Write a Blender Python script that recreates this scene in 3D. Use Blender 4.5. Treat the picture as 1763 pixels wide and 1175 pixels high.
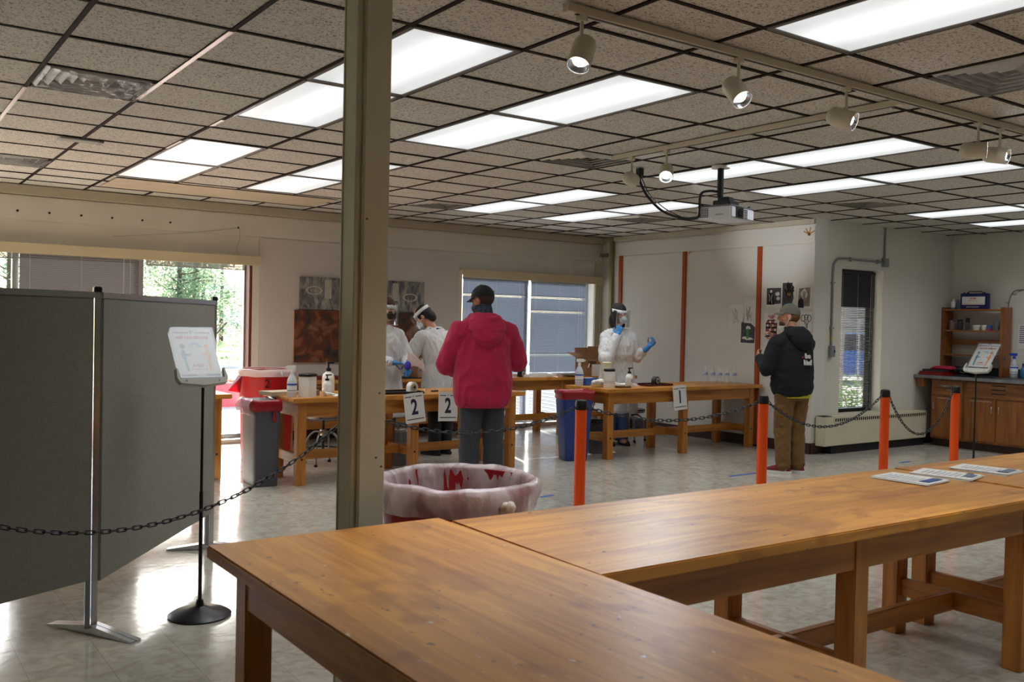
import bpy, bmesh, math, random
from mathutils import Vector as V, Matrix as M, noise as mnoise
random.seed(7)
for o in list(bpy.data.objects): bpy.data.objects.remove(o)
SC = bpy.context.scene
COL = SC.collection
PI = math.pi
# ------------------------------------------------------------------ camera
cam = bpy.data.cameras.new('camera'); camo = bpy.data.objects.new('camera', cam); COL.objects.link(camo)
cam.sensor_width = 36; cam.lens = 1610.8/1763*36; cam.clip_end = 500; cam.clip_start = .05
yaw, pit, roll = .6181, -.0192, .0213
Fw = V((math.sin(yaw)*math.cos(pit), math.cos(yaw)*math.cos(pit), math.sin(pit)))
rr = V((math.cos(yaw), -math.sin(yaw), 0)); uu = rr.cross(Fw)
R_ = math.cos(roll)*rr + math.sin(roll)*uu; U_ = -math.sin(roll)*rr + math.cos(roll)*uu
mw = M.Identity(4)
for i in range(3):
    mw[i][0] = R_[i]; mw[i][1] = U_[i]; mw[i][2] = -Fw[i]
mw[0][3], mw[1][3], mw[2][3] = 0, 0, 1.49
camo.matrix_world = mw
cam.dof.use_dof = True; cam.dof.focus_distance = 8.5; cam.dof.aperture_fstop = 6.5
SC.camera = camo
# ------------------------------------------------------------------ light + exposure
SC.view_settings.view_transform = 'Standard'; SC.view_settings.look = 'None'
SC.view_settings.gamma = 1; SC.view_settings.exposure = 1.0; SC.view_settings.use_curve_mapping = False
wd = bpy.data.worlds.new('sky'); SC.world = wd; wd.use_nodes = True
wn = wd.node_tree.nodes; wl = wd.node_tree.links
sk = wn.new('ShaderNodeTexSky'); sk.sky_type = 'NISHITA'; sk.sun_disc = False
sk.sun_elevation = math.radians(33); sk.sun_rotation = math.radians(18); sk.air_density = 1.0; sk.dust_density = 2.0
wl.new(sk.outputs[0], wn['Background'].inputs[0]); wn['Background'].inputs[1].default_value = 0.36
sun = bpy.data.lights.new('sun', 'SUN'); suno = bpy.data.objects.new('sun', sun); COL.objects.link(suno)
sun.energy = 18; sun.angle = math.radians(.6); sun.color = (1, .94, .85)
sd = V((-.34, -1.0, -.69))
suno.rotation_euler = sd.to_track_quat('-Z', 'Y').to_euler(); suno.location = (6, 30, 15)
TROFFER = 0.38      # brightness of the ceiling panels
FILL_W = 3.2        # area light added under each lens to brighten the room, unseen from the camera
SPOT_W = 55
# ------------------------------------------------------------------ materials
MT = {}
def lin(h):
    if not isinstance(h, str): return tuple(h)
    h = h.lstrip('#'); c = [int(h[i:i+2], 16)/255 for i in (0, 2, 4)]
    return tuple(x/12.92 if x <= .04045 else ((x+.055)/1.055)**2.4 for x in c)
def mat(name, col, rough=.6, metal=0, var=0, vs=8, bump=0, bs=60, coat=0, spec=.5, stretch=(1, 1, 1), trl=0, trn=0, emit=0, col2=None, sheen=0, trnoise=None):
    if name in MT: return MT[name]
    m = bpy.data.materials.new(name); m.use_nodes = True; MT[name] = m
    n = m.node_tree.nodes; l = m.node_tree.links; p = n['Principled BSDF']; c = lin(col)
    p.inputs['Base Color'].default_value = (*c, 1); p.inputs['Roughness'].default_value = rough
    p.inputs['Metallic'].default_value = metal; p.inputs['Specular IOR Level'].default_value = spec
    p.inputs['Coat Weight'].default_value = coat; p.inputs['Coat Roughness'].default_value = .15
    if sheen: p.inputs['Sheen Weight'].default_value = sheen
    if emit: p.inputs['Emission Color'].default_value = (*c, 1); p.inputs['Emission Strength'].default_value = emit
    tc = n.new('ShaderNodeTexCoord'); mp = n.new('ShaderNodeMapping'); mp.inputs['Scale'].default_value = stretch
    l.new(tc.outputs['Object'], mp.inputs[0])
    if var or col2:
        nz = n.new('ShaderNodeTexNoise'); nz.inputs['Scale'].default_value = vs; nz.inputs['Detail'].default_value = 5
        l.new(mp.outputs[0], nz.inputs[0])
        cr = n.new('ShaderNodeValToRGB'); cr.color_ramp.elements[0].position = .3; cr.color_ramp.elements[1].position = .7
        a = c if not col2 else lin(col2)
        cr.color_ramp.elements[0].color = (*[x*(1-var) for x in a], 1); cr.color_ramp.elements[1].color = (*[min(1, x*(1+var)) for x in c], 1)
        l.new(nz.outputs[0], cr.inputs[0]); l.new(cr.outputs[0], p.inputs['Base Color'])
    if bump:
        nb = n.new('ShaderNodeTexNoise'); nb.inputs['Scale'].default_value = bs; nb.inputs['Detail'].default_value = 3
        l.new(mp.outputs[0], nb.inputs[0]); b = n.new('ShaderNodeBump'); b.inputs['Strength'].default_value = bump; b.inputs['Distance'].default_value = .01
        l.new(nb.outputs[0], b.inputs['Height']); l.new(b.outputs[0], p.inputs['Normal'])
    out = n['Material Output']; sh = p.outputs[0]
    def colsrc(node):
        node.inputs['Color'].default_value = (*c, 1)
        if p.inputs['Base Color'].is_linked: l.new(p.inputs['Base Color'].links[0].from_socket, node.inputs['Color'])
    if trl:
        t = n.new('ShaderNodeBsdfTranslucent'); colsrc(t); mx = n.new('ShaderNodeMixShader'); mx.inputs[0].default_value = trl
        l.new(sh, mx.inputs[1]); l.new(t.outputs[0], mx.inputs[2]); sh = mx.outputs[0]
    if trn:
        t = n.new('ShaderNodeBsdfTransparent'); mx = n.new('ShaderNodeMixShader'); mx.inputs[0].default_value = trn
        l.new(sh, mx.inputs[1]); l.new(t.outputs[0], mx.inputs[2]); sh = mx.outputs[0]
        if trnoise:
            m3 = n.new('ShaderNodeMapping'); m3.inputs['Scale'].default_value = trnoise[1]; l.new(tc.outputs['Object'], m3.inputs[0])
            n3 = n.new('ShaderNodeTexNoise'); n3.inputs['Scale'].default_value = trnoise[0]; n3.inputs['Detail'].default_value = 4; n3.inputs['Distortion'].default_value = 1; l.new(m3.outputs[0], n3.inputs[0])
            r3 = n.new('ShaderNodeMapRange'); r3.inputs[1].default_value = .42; r3.inputs[2].default_value = .62; r3.inputs[3].default_value = trn*.2; r3.inputs[4].default_value = min(.9, trn*1.7); l.new(n3.outputs[0], r3.inputs[0]); l.new(r3.outputs[0], mx.inputs[0])
    if sh is not p.outputs[0]: l.new(sh, out.inputs[0])
    return m
def glass(name, tint=(.95, .98, 1), refl=.08, fr=.7):
    if name in MT: return MT[name]
    m = bpy.data.materials.new(name); m.use_nodes = True; MT[name] = m
    n = m.node_tree.nodes; l = m.node_tree.links; n.remove(n['Principled BSDF'])
    t = n.new('ShaderNodeBsdfTransparent'); t.inputs[0].default_value = (*tint, 1)
    g = n.new('ShaderNodeBsdfGlossy'); g.inputs['Roughness'].default_value = .03
    f = n.new('ShaderNodeLayerWeight'); f.inputs[0].default_value = .25
    mu = n.new('ShaderNodeMath'); mu.operation = 'MULTIPLY_ADD'; mu.inputs[1].default_value = fr; mu.inputs[2].default_value = refl*.4
    l.new(f.outputs['Fresnel'], mu.inputs[0])
    mx = n.new('ShaderNodeMixShader'); l.new(mu.outputs[0], mx.inputs[0]); l.new(t.outputs[0], mx.inputs[1]); l.new(g.outputs[0], mx.inputs[2])
    l.new(mx.outputs[0], n['Material Output'].inputs[0]); return m
def wood(name, dark, light, axis=0, rough=.35, coat=.25, planks=0, stains=False):
    if name in MT: return MT[name]
    m = bpy.data.materials.new(name); m.use_nodes = True; MT[name] = m
    n = m.node_tree.nodes; l = m.node_tree.links; p = n['Principled BSDF']
    p.inputs['Roughness'].default_value = rough; p.inputs['Coat Weight'].default_value = coat; p.inputs['Coat Roughness'].default_value = .35
    tc = n.new('ShaderNodeTexCoord'); mp = n.new('ShaderNodeMapping'); s = [14, 14, 14]; s[axis] = 1.1; mp.inputs['Scale'].default_value = s
    l.new(tc.outputs['Object'], mp.inputs[0])
    nz = n.new('ShaderNodeTexNoise'); nz.inputs['Scale'].default_value = 1.6; nz.inputs['Detail'].default_value = 6; nz.inputs['Distortion'].default_value = .6
    l.new(mp.outputs[0], nz.inputs[0])
    fac = nz.outputs[0]
    if planks:
        sep = n.new('ShaderNodeSeparateXYZ'); l.new(tc.outputs['Object'], sep.inputs[0])
        d = n.new('ShaderNodeMath'); d.operation = 'DIVIDE'; d.inputs[1].default_value = planks; l.new(sep.outputs[1 if axis == 0 else 0], d.inputs[0])
        fl = n.new('ShaderNodeMath'); fl.operation = 'FLOOR'; l.new(d.outputs[0], fl.inputs[0])
        wnz = n.new('ShaderNodeTexWhiteNoise'); wnz.noise_dimensions = '1D'; l.new(fl.outputs[0], wnz.inputs['W'])
        mm = n.new('ShaderNodeMath'); mm.operation = 'MULTIPLY_ADD'; mm.inputs[1].default_value = .2; l.new(wnz.outputs[0], mm.inputs[0]); 
        sb = n.new('ShaderNodeMath'); sb.operation = 'SUBTRACT'; sb.inputs[1].default_value = .1; l.new(fac, sb.inputs[0]); l.new(sb.outputs[0], mm.inputs[2]); fac = mm.outputs[0]
    cr = n.new('ShaderNodeValToRGB'); cr.color_ramp.elements[0].position = .28; cr.color_ramp.elements[1].position = .68
    cr.color_ramp.elements[0].color = (*lin(dark), 1); cr.color_ramp.elements[1].color = (*lin(light), 1)
    l.new(fac, cr.inputs[0]); csock = cr.outputs[0]
    if stains:
        for sc, th, colr, am in ((5.5, .58, '#7c4012', .42), (34, .70, '#23272f', .8), (41, .725, '#d5d6c8', .7), (23, .725, '#7a2632', .6)):
            s1 = n.new('ShaderNodeTexNoise'); s1.inputs['Scale'].default_value = sc; s1.inputs['Detail'].default_value = 2.5
            mp2 = n.new('ShaderNodeMapping'); mp2.inputs['Location'].default_value = (sc*3.1, sc, 0); sc3 = [1, 1, 1]; sc3[axis] = .6; mp2.inputs['Scale'].default_value = sc3
            l.new(tc.outputs['Object'], mp2.inputs[0]); l.new(mp2.outputs[0], s1.inputs[0])
            rp = n.new('ShaderNodeMapRange'); rp.inputs[1].default_value = th-.02; rp.inputs[2].default_value = th+.05; rp.inputs[4].default_value = am
            l.new(s1.outputs[0], rp.inputs[0])
            mx = n.new('ShaderNodeMix'); mx.data_type = 'RGBA'; mx.inputs[7].default_value = (*lin(colr), 1)
            l.new(rp.outputs[0], mx.inputs[0]); l.new(csock, mx.inputs[6]); csock = mx.outputs[2]
    l.new(csock, p.inputs['Base Color'])
    b = n.new('ShaderNodeBump'); b.inputs['Strength'].default_value = .12; b.inputs['Distance'].default_value = .004
    l.new(nz.outputs[0], b.inputs['Height']); l.new(b.outputs[0], p.inputs['Normal'])
    return m
# ------------------------------------------------------------------ mesh helpers
class MB:
    def __init__(s): s.v = []; s.f = []
    def add(s, vs, fs, mtx=None):
        k = len(s.v); s.v += [(mtx @ V(a)) if mtx else V(a) for a in vs]; s.f += [tuple(i+k for i in f) for f in fs]; return s
    def box(s, a, b, mtx=None):
        (x0, y0, z0), (x1, y1, z1) = a, b
        vs = [(x0,y0,z0),(x1,y0,z0),(x1,y1,z0),(x0,y1,z0),(x0,y0,z1),(x1,y0,z1),(x1,y1,z1),(x0,y1,z1)]
        return s.add(vs, [(0,3,2,1),(4,5,6,7),(0,1,5,4),(1,2,6,5),(2,3,7,6),(3,0,4,7)], mtx)
    def cb(s, c, d, mtx=None):
        return s.box([c[i]-d[i]/2 for i in range(3)], [c[i]+d[i]/2 for i in range(3)], mtx)
    def lathe(s, prof, seg=24, mtx=None, cap=True, fn=None, sx=1, sy=1):
        vs = []; fs = []
        for k, (r, z) in enumerate(prof):
            for i in range(seg):
                a = 2*PI*i/seg; q = V((r*math.cos(a)*sx, r*math.sin(a)*sy, z))
                if fn: q = fn(q, a, k)
                vs.append(q)
        n = len(prof)
        for k in range(n-1):
            for i in range(seg):
                j = (i+1) % seg; fs.append((k*seg+i, k*seg+j, (k+1)*seg+j, (k+1)*seg+i))
        if cap: fs.append(tuple(reversed(range(seg)))); fs.append(tuple((n-1)*seg+i for i in range(seg)))
        return s.add(vs, fs, mtx)
    def cyl(s, p0, p1, r0, r1=None, seg=16, cap=True):
        p0, p1 = V(p0), V(p1); d = p1-p0; L = d.length; q = d.to_track_quat('Z', 'Y').to_matrix().to_4x4(); q.translation = p0
        return s.lathe([(r0, 0), (r0 if r1 is None else r1, L)], seg, q, cap)
    def caps(s, p0, p1, r0, r1=None, seg=14):
        r1 = r0 if r1 is None else r1; p0, p1 = V(p0), V(p1); d = p1-p0; L = max(d.length, 1e-5)
        q = d.to_track_quat('Z', 'Y').to_matrix().to_4x4(); q.translation = p0
        pr = [(max(1e-4, r0*math.cos(a)), r0*math.sin(a)) for a in [-PI/2+PI/10*i for i in range(0, 6)]] + [(max(1e-4, r1*math.cos(a)), L+r1*math.sin(a)) for a in [PI/10*i for i in range(0, 6)]]
        return s.lathe(pr, seg, q)
    def ell(s, c, r, mtx=None, seg=18, rings=12, rot=None):
        q = M.Translation(V(c)) @ (rot.to_4x4() if rot else M.Identity(4))
        if mtx: q = mtx @ q
        pr = [(max(1e-4, math.cos(a)), math.sin(a)) for a in [-PI/2+PI/rings*i for i in range(rings+1)]]
        return s.lathe([(a, b*r[2]) for a, b in pr], seg, q, True, None, r[0], r[1])
    def tube(s, pts, r, seg=8, closed=False, radii=None):
        pts = [V(p) for p in pts]; n = len(pts); vs = []; fs = []; up = None
        for i, p in enumerate(pts):
            if closed: t = pts[(i+1) % n]-pts[i-1]
            else: t = pts[min(i+1, n-1)]-pts[max(i-1, 0)]
            t.normalize()
            if up is None: up = V((0,0,1)) if abs(t.z) < .9 else V((1,0,0))
            a = t.cross(up).normalized(); up = a.cross(t).normalized(); R = radii[i] if radii else r
            for k in range(seg):
                th = 2*PI*k/seg; vs.append(p+a*R*math.cos(th)+up*R*math.sin(th))
        for i in range(n if closed else n-1):
            j = (i+1) % n
            for k in range(seg):
                m_ = (k+1) % seg; fs.append((i*seg+k, i*seg+m_, j*seg+m_, j*seg+k))
        if not closed: fs.append(tuple(reversed(range(seg)))); fs.append(tuple((n-1)*seg+k for k in range(seg)))
        return s.add(vs, fs)
    def loft(s, rings, seg=28, mtx=None, p=2.0):
        vs = []; fs = []
        for (cx, cy, cz, rx, ry) in rings:
            for i in range(seg):
                a = 2*PI*i/seg; c_, s_ = math.cos(a), math.sin(a)
                vs.append((cx+rx*math.copysign(abs(c_)**(2/p), c_), cy+ry*math.copysign(abs(s_)**(2/p), s_), cz))
        n = len(rings)
        for k in range(n-1):
            for i in range(seg):
                j = (i+1) % seg; fs.append((k*seg+i, k*seg+j, (k+1)*seg+j, (k+1)*seg+i))
        fs.append(tuple(reversed(range(seg)))); fs.append(tuple((n-1)*seg+i for i in range(seg)))
        return s.add(vs, fs, mtx)
    def prism(s, poly, z0, z1, mtx=None):
        n = len(poly); vs = [(x, y, z0) for x, y in poly]+[(x, y, z1) for x, y in poly]
        fs = [tuple(reversed(range(n))), tuple(range(n, 2*n))]+[(i, (i+1) % n, n+(i+1) % n, n+i) for i in range(n)]
        return s.add(vs, fs, mtx)
    def mesh(s, name, bev=0, smooth=False, ang=40):
        me = bpy.data.meshes.new(name); me.from_pydata([tuple(v) for v in s.v], [], s.f)
        if bev or True:
            bm = bmesh.new(); bm.from_mesh(me)
            if bev: bmesh.ops.bevel(bm, geom=list(bm.edges), offset=bev, segments=2, affect='EDGES', clamp_overlap=True)
            bmesh.ops.recalc_face_normals(bm, faces=bm.faces); bm.to_mesh(me); bm.free()
        if smooth:
            for f in me.polygons: f.use_smooth = True
            me.set_sharp_from_angle(angle=math.radians(ang))
        return me
def link(name, me, m, parent=None, mtx=None):
    o = bpy.data.objects.new(name, me); COL.objects.link(o)
    if m and not me.materials: me.materials.append(m)
    if parent: o.parent = parent
    if mtx is not None: o.matrix_local = mtx
    return o
def obj(name, mb, m, parent=None, bev=0, smooth=False, ang=40, mtx=None):
    return link(name, mb.mesh(name, bev, smooth, ang), m, parent, mtx)
def tag(o, label, cat, group=None, kind=None):
    o['label'] = label; o['category'] = cat
    if group: o['group'] = group
    if kind: o['kind'] = kind
    return o
def thing(name, label, cat, loc=(0, 0, 0), rz=0, group=None):
    o = bpy.data.objects.new(name, None); COL.objects.link(o); o.empty_display_size = .1
    o.location = loc; o.rotation_euler = (0, 0, rz); return tag(o, label, cat, group)
def struct(o): o['kind'] = 'structure'; return o
def B(a, b): return MB().box(a, b)
def frame(o, x, n):      # local x axis, outward normal -> 4x4 whose xy plane is the sheet (y = up along the sheet)
    x = V(x).normalized(); n = V(n).normalized(); y = n.cross(x).normalized(); x = y.cross(n)
    q = M.Identity(4)
    for i in range(3): q[i][0] = x[i]; q[i][1] = y[i]; q[i][2] = n[i]; q[i][3] = o[i]
    return q
def text(name, s, size, m, parent, mtx, fat=0, sx=1, align='CENTER', ext=.0006):
    cu = bpy.data.curves.new(name, 'FONT'); cu.body = s; cu.size = size; cu.align_x = align; cu.align_y = 'CENTER'
    cu.extrude = ext; cu.offset = fat; cu.resolution_u = 3
    t = bpy.data.objects.new(name, cu); me = bpy.data.meshes.new_from_object(t); bpy.data.objects.remove(t); bpy.data.curves.remove(cu)
    me.name = name; me.materials.clear()
    return link(name, me, m, parent, mtx @ M.Diagonal((sx, 1, 1, 1)))
def T(x, y, z): return M.Translation((x, y, z))
# ------------------------------------------------------------------ shared materials
wallm = mat('wall_paint', '#d5d1c7', .55, var=.05, vs=1.7, bump=.08, bs=90)
wallm2 = mat('wall_paint_panel', '#d9d6ce', .45, var=.04, vs=1.3, bump=.03, bs=40)
bandm = mat('band_paint', '#b9b09c', .6, var=.05, vs=3)
plenm = mat('plenum', '#6b6258', .9)
basem = mat('rubber_base', '#3a211b', .45)
orangewood = mat('orange_batten', '#a64a1c', .45, var=.12, vs=6, stretch=(6, 6, .6))
creamm = mat('cream_enamel', '#cfc7b0', .45, var=.04, vs=5)
whitem = mat('white_plastic', '#e6e4de', .4)
papm = mat('paper', '#e9e7e2', .8, trl=.12)
inkm = mat('navy_ink', '#161a3e', .6)
blackm = mat('black_plastic', '#0d0e10', .4)
blackr = mat('black_rubber', '#101114', .6)
chrome = mat('chrome', '#c9cdd2', .22, metal=1)
steel = mat('brushed_steel', '#8d9094', .35, metal=1, var=.1, vs=20)
greym = mat('grey_metal', '#8b8d8f', .45, metal=.6)
oakT = wood('table_top_wood', '#ad6f28', '#d6953c', 0, .42, .18, planks=.085, stains=True)
oakTy = wood('table_top_wood_lengthwise', '#ad6f28', '#d6953c', 1, .3, .35, planks=.085, stains=True)
oakX = wood('table_wood_x', '#96591f', '#c68536', 0, .4, .15)
oakY = wood('table_wood_y', '#96591f', '#c68536', 1, .4, .15)
oakZ = wood('table_wood_z', '#96591f', '#c68536', 2, .4, .15)
cabw = wood('cabinet_wood', '#6d3a14', '#a2642a', 2, .4, .2)
cabwy = wood('cabinet_wood_y', '#6d3a14', '#a2642a', 1, .4, .2)
redpl = mat('red_plastic', '#b3141c', .4, trl=.15)
redbag = mat('red_bag_film', '#a01524', .25, trl=.2, bump=.5, bs=25)
card = mat('cardboard', '#9b7450', .8, var=.06, vs=12)
H = 2.807
# ------------------------------------------------------------------ room shell
def floor_mat():
    m = mat('vinyl_floor', '#b9ae98', .17, spec=.5)
    n = m.node_tree.nodes; l = m.node_tree.links; p = n['Principled BSDF']
    tc = n.new('ShaderNodeTexCoord')
    br = n.new('ShaderNodeTexBrick'); br.offset = 0; br.inputs['Scale'].default_value = 1; br.inputs['Brick Width'].default_value = .305; br.inputs['Row Height'].default_value = .305
    br.inputs['Mortar Size'].default_value = .0012; br.inputs['Color1'].default_value = (.52, .49, .425, 1); br.inputs['Color2'].default_value = (.485, .455, .395, 1); br.inputs['Mortar'].default_value = (.28, .25, .2, 1)
    l.new(tc.outputs['Object'], br.inputs[0])
    nz = n.new('ShaderNodeTexNoise'); nz.inputs['Scale'].default_value = 9; nz.inputs['Detail'].default_value = 8; nz.inputs['Distortion'].default_value = 1.6
    l.new(tc.outputs['Object'], nz.inputs[0])
    cr = n.new('ShaderNodeValToRGB'); cr.color_ramp.elements[0].position = .3; cr.color_ramp.elements[0].color = (.66, .62, .57, 1); cr.color_ramp.elements[1].position = .6; cr.color_ramp.elements[1].color = (1, 1, 1, 1)
    l.new(nz.outputs[0], cr.inputs[0])
    mx = n.new('ShaderNodeMix'); mx.data_type = 'RGBA'; mx.blend_type = 'MULTIPLY'; mx.inputs[0].default_value = .8
    l.new(br.outputs[0], mx.inputs[6]); l.new(cr.outputs[0], mx.inputs[7]); l.new(mx.outputs[2], p.inputs['Base Color'])
    n2 = n.new('ShaderNodeTexNoise'); n2.inputs['Scale'].default_value = 3.5; l.new(tc.outputs['Object'], n2.inputs[0])
    mr = n.new('ShaderNodeMapRange'); mr.inputs[3].default_value = .07; mr.inputs[4].default_value = .19; l.new(n2.outputs[0], mr.inputs[0]); l.new(mr.outputs[0], p.inputs['Roughness'])
    b = n.new('ShaderNodeBump'); b.inputs['Strength'].default_value = .06; b.inputs['Distance'].default_value = .01
    n3 = n.new('ShaderNodeTexNoise'); n3.inputs['Scale'].default_value = 14; l.new(tc.outputs['Object'], n3.inputs[0]); l.new(n3.outputs[0], b.inputs['Height']); l.new(b.outputs[0], p.inputs['Normal'])
    return m
struct(obj('floor', B((-3.2, -4.2, -.12), (12.6, 11.05, 0)), floor_mat()))
# back wall with two openings
wb = struct(obj('wall_back', MB().box((-3.2, 10.85, 2.2), (9.6, 11.1, H+.3)).box((-3.2, 10.85, 0), (-1.3, 11.1, 2.2)).box((3.92, 10.85, 0), (6.86, 11.1, 2.2)).box((9.22, 10.85, 0), (9.6, 11.1, 2.2)).box((-1.3, 10.85, 0), (3.92, 11.1, .05)).box((6.86, 10.85, 0), (9.22, 11.1, .05)), wallm))
struct(obj('wall_left', B((-3.4, -4.2, 0), (-3.2, 11.1, H+.3)), wallm))
struct(obj('wall_front', B((-3.4, -4.4, 0), (12.8, -4.2, H+.3)), wallm))
struct(obj('wall_right', B((12.4, -4.2, 0), (12.6, 7.2, H+.3)), wallm))
ws = struct(obj('wall_side', MB().box((9.37, 7.0, 0), (9.6, 10.85, H+.3)), wallm2))
wr = struct(obj('wall_recess', MB().box((9.6, 7.0, 0), (9.9, 7.25, H+.3)).box((10.76, 7.0, 0), (12.6, 7.25, H+.3)).box((9.9, 7.0, 0), (10.76, 7.25, .46)).box((9.9, 7.0, 2.25), (10.76, 7.25, H+.3)), wallm))
# wall panelling: white boards, upper frieze and orange battens on the side wall
obj('frieze_board', B((9.352, 7.0, 2.52), (9.37, 10.5, 2.72)), wallm2, ws, bev=.003)
for y0, y1 in ((7.0, 7.78), (7.85, 9.075), (9.145, 10.375), (10.445, 10.6)):
    obj('wall_board', B((9.362, y0, .12), (9.37, y1, 2.512)), wallm2, ws, bev=.002)
for y in (7.815, 9.11, 10.41):
    obj('batten', B((9.34, y-.033, .02), (9.37, y+.033, 2.52)), orangewood, ws, bev=.004)
obj('corner_post', B((9.31, 10.56, 0), (9.37, 10.62, H)), mat('olive_trim', '#8b845f', .5), ws, bev=.004)
obj('wall_board', B((-3.2, 10.838, 2.45), (9.35, 10.85, 2.7)), wallm, wb, bev=.002)
obj('wall_board', B((3.99, 10.838, .12), (6.80, 10.85, 2.44)), mat('panel_greywhite', '#cbc5c0', .5, var=.03, vs=2), wb, bev=.002)
for x in (9.225, 9.265, 9.305): obj('wall_board', B((x, 10.83, .1), (x+.034, 10.85, 2.43)), creamm, wb, bev=.003)
struct(obj('trim_1', MB().box((-3.2, 10.77, 2.71), (9.37, 10.85, 2.805)), bandm))
struct(obj('trim_2', MB().box((9.33, 7.0, 2.745), (9.37, 10.77, 2.805)), bandm))
struct(obj('baseboard_back', MB().box((3.96, 10.835, 0), (6.84, 10.85, .12)), basem))
struct(obj('baseboard_side', MB().box((9.352, 7.0, 0), (9.37, 10.55, .13)), basem))
struct(obj('baseboard_recess', MB().box((9.37, 6.985, 0), (12.4, 7.0, .13)), basem))
struct(obj('baseboard_right', MB().box((12.385, -4.2, 0), (12.4, 4.3, .13)), basem))
# ------------------------------------------------------------------ suspended ceiling
cl = struct(obj('ceiling', B((-3.2, -4.2, H+.12), (12.6, 11.05, H+.3)), plenm))
GX = [.839-.605*k for k in range(6, 0, -1)] + [.839, 1.436, 2.041, 2.654, 3.27, 3.886, 4.507, 5.147, 5.76, 6.36, 7.02, 7.64, 8.30, 8.95, 9.66, 10.29, 10.98, 11.6, 12.2]
GY = [-4.09, -3.49, -2.89, -2.42, -1.95, -1.35, -.75, -.15, .335, .93, 1.535, 2.15, 2.745, 3.225, 3.69, 4.285, 4.889, 5.508, 6.095, 6.56, 7.05, 7.63, 8.235, 8.84, 9.44, 9.92, 10.4]
barm = mat('grid_bar_bronze', '#241913', .85, spec=.2)
pinkm = mat('pink_film', '#cfb3ac', .3)
def tile_mat():
    m = mat('fissured_tile', '#a39a8a', .9); n = m.node_tree.nodes; l = m.node_tree.links; p = n['Principled BSDF']
    tc = n.new('ShaderNodeTexCoord'); oi = n.new('ShaderNodeObjectInfo'); ad = n.new('ShaderNodeVectorMath'); ad.operation = 'ADD'
    l.new(tc.outputs['Object'], ad.inputs[0]); l.new(oi.outputs['Location'], ad.inputs[1])
    nz = n.new('ShaderNodeTexNoise'); nz.inputs['Scale'].default_value = 42; nz.inputs['Detail'].default_value = 3; nz.inputs['Distortion'].default_value = 1.2; l.new(ad.outputs[0], nz.inputs[0])
    cr = n.new('ShaderNodeValToRGB'); cr.color_ramp.elements[0].position = .36; cr.color_ramp.elements[0].color = (.2, .18, .155, 1); cr.color_ramp.elements[1].position = .47; cr.color_ramp.elements[1].color = (.63, .605, .55, 1)
    l.new(nz.outputs[0], cr.inputs[0]); l.new(cr.outputs[0], p.inputs['Base Color'])
    b = n.new('ShaderNodeBump'); b.inputs['Strength'].default_value = .7; b.inputs['Distance'].default_value = .006; l.new(cr.outputs[0], b.inputs['Height']); l.new(b.outputs[0], p.inputs['Normal'])
    return m
tilem = tile_mat()
TROF = []      # (col index, y index of near end)
gi = lambda x: min(range(len(GX)), key=lambda i: abs(GX[i]-x))
gj = lambda y: min(range(len(GY)), key=lambda i: abs(GY[i]-y))
for x, ys in ((2.041, (8.235, 7.05, 4.889, 3.69, .335)), (3.27, (8.235, 7.05, 4.889, 3.69, 1.535, .335)), (5.76, (8.235, 7.05, 4.889, 3.69, 1.535, .335)), (7.02, (8.235, 7.05, 4.889, 3.69, 1.535, .335)), (9.66, (4.889, 3.69, 1.535)), (10.98, (4.889, 3.69, 1.535))):
    for y in ys: TROF.append((gi(x), gj(y)))
TROF = [t for t in TROF if not (t == (gi(2.041), gj(7.05))) or True]
VENT = [(gi(.839), gj(5.508)), (gi(.839), gj(8.84)), (gi(4.507), gj(5.508)), (gi(4.507), gj(2.15)), (gi(5.147), gj(8.84)), (gi(7.64), gj(8.235)), (gi(8.30), gj(5.508))]
used = set()
for i, j in TROF: used |= {(i, j), (i, j+1)}
used |= set(VENT)
EX = [-3.2]+GX+[12.4]; EY = [-4.2]+GY+[10.77]
um = B((-.5, -.5, 0), (.5, .5, .014)).mesh('ceiling_tile'); um.materials.append(tilem)
def infront(x, y, z):
    d = V((x, y, z))-camo.location; w = d.dot(Fw)
    if w < .6: return None
    return 881.5+1610.8*d.dot(R_)/w, 587.5-1610.8*d.dot(U_)/w, w
cells = []; rest = MB()
for i in range(len(EX)-1):
    for j in range(len(EY)-1):
        x0, x1, y0, y1 = EX[i], EX[i+1], EY[j], EY[j+1]
        if (i-1, j-1) in used: continue
        if y0 >= 7.0:
            if x0 >= 9.36: continue
            x1 = min(x1, 9.37)
        elif y1 > 7.0 and x0 > 9.3: y1 = 7.0
        vis = False; w = 99
        for a in (0, .5, 1):
            for b in (0, .5, 1):
                q = infront(x0+(x1-x0)*a, y0+(y1-y0)*b, H)
                if q and -40 < q[0] < 1803 and -60 < q[1] < 1235: vis = True; w = min(w, q[2])
        cells.append((0 if vis else 1, w, x0, x1, y0, y1))
cells.sort()
for k, (v_, w, x0, x1, y0, y1) in enumerate(cells):
    if k < 300 and v_ == 0:
        o = bpy.data.objects.new('ceiling_tile', um); COL.objects.link(o); o.parent = cl
        o.location = ((x0+x1)/2, (y0+y1)/2, H+.005+random.uniform(-.001, .003)); o.scale = (x1-x0-.016, y1-y0-.016, 1)
        o.rotation_euler = (random.uniform(-.002, .002), random.uniform(-.002, .002), 0)
    else: rest.box((x0+.008, y0+.008, H+.006), (x1-.008, y1-.008, H+.02))
ro = obj('ceiling_tiles', rest, tilem, cl); ro['kind'] = 'stuff'
for x in GX:
    y1 = 10.77 if x < 9.3 else 7.0
    obj('grid_bar', B((x-.012, -4.2, H-.001), (x+.012, y1, H+.04)), barm, cl)
mids = {}
for i, j in TROF: mids.setdefault(j+1, []).append(i)
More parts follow.
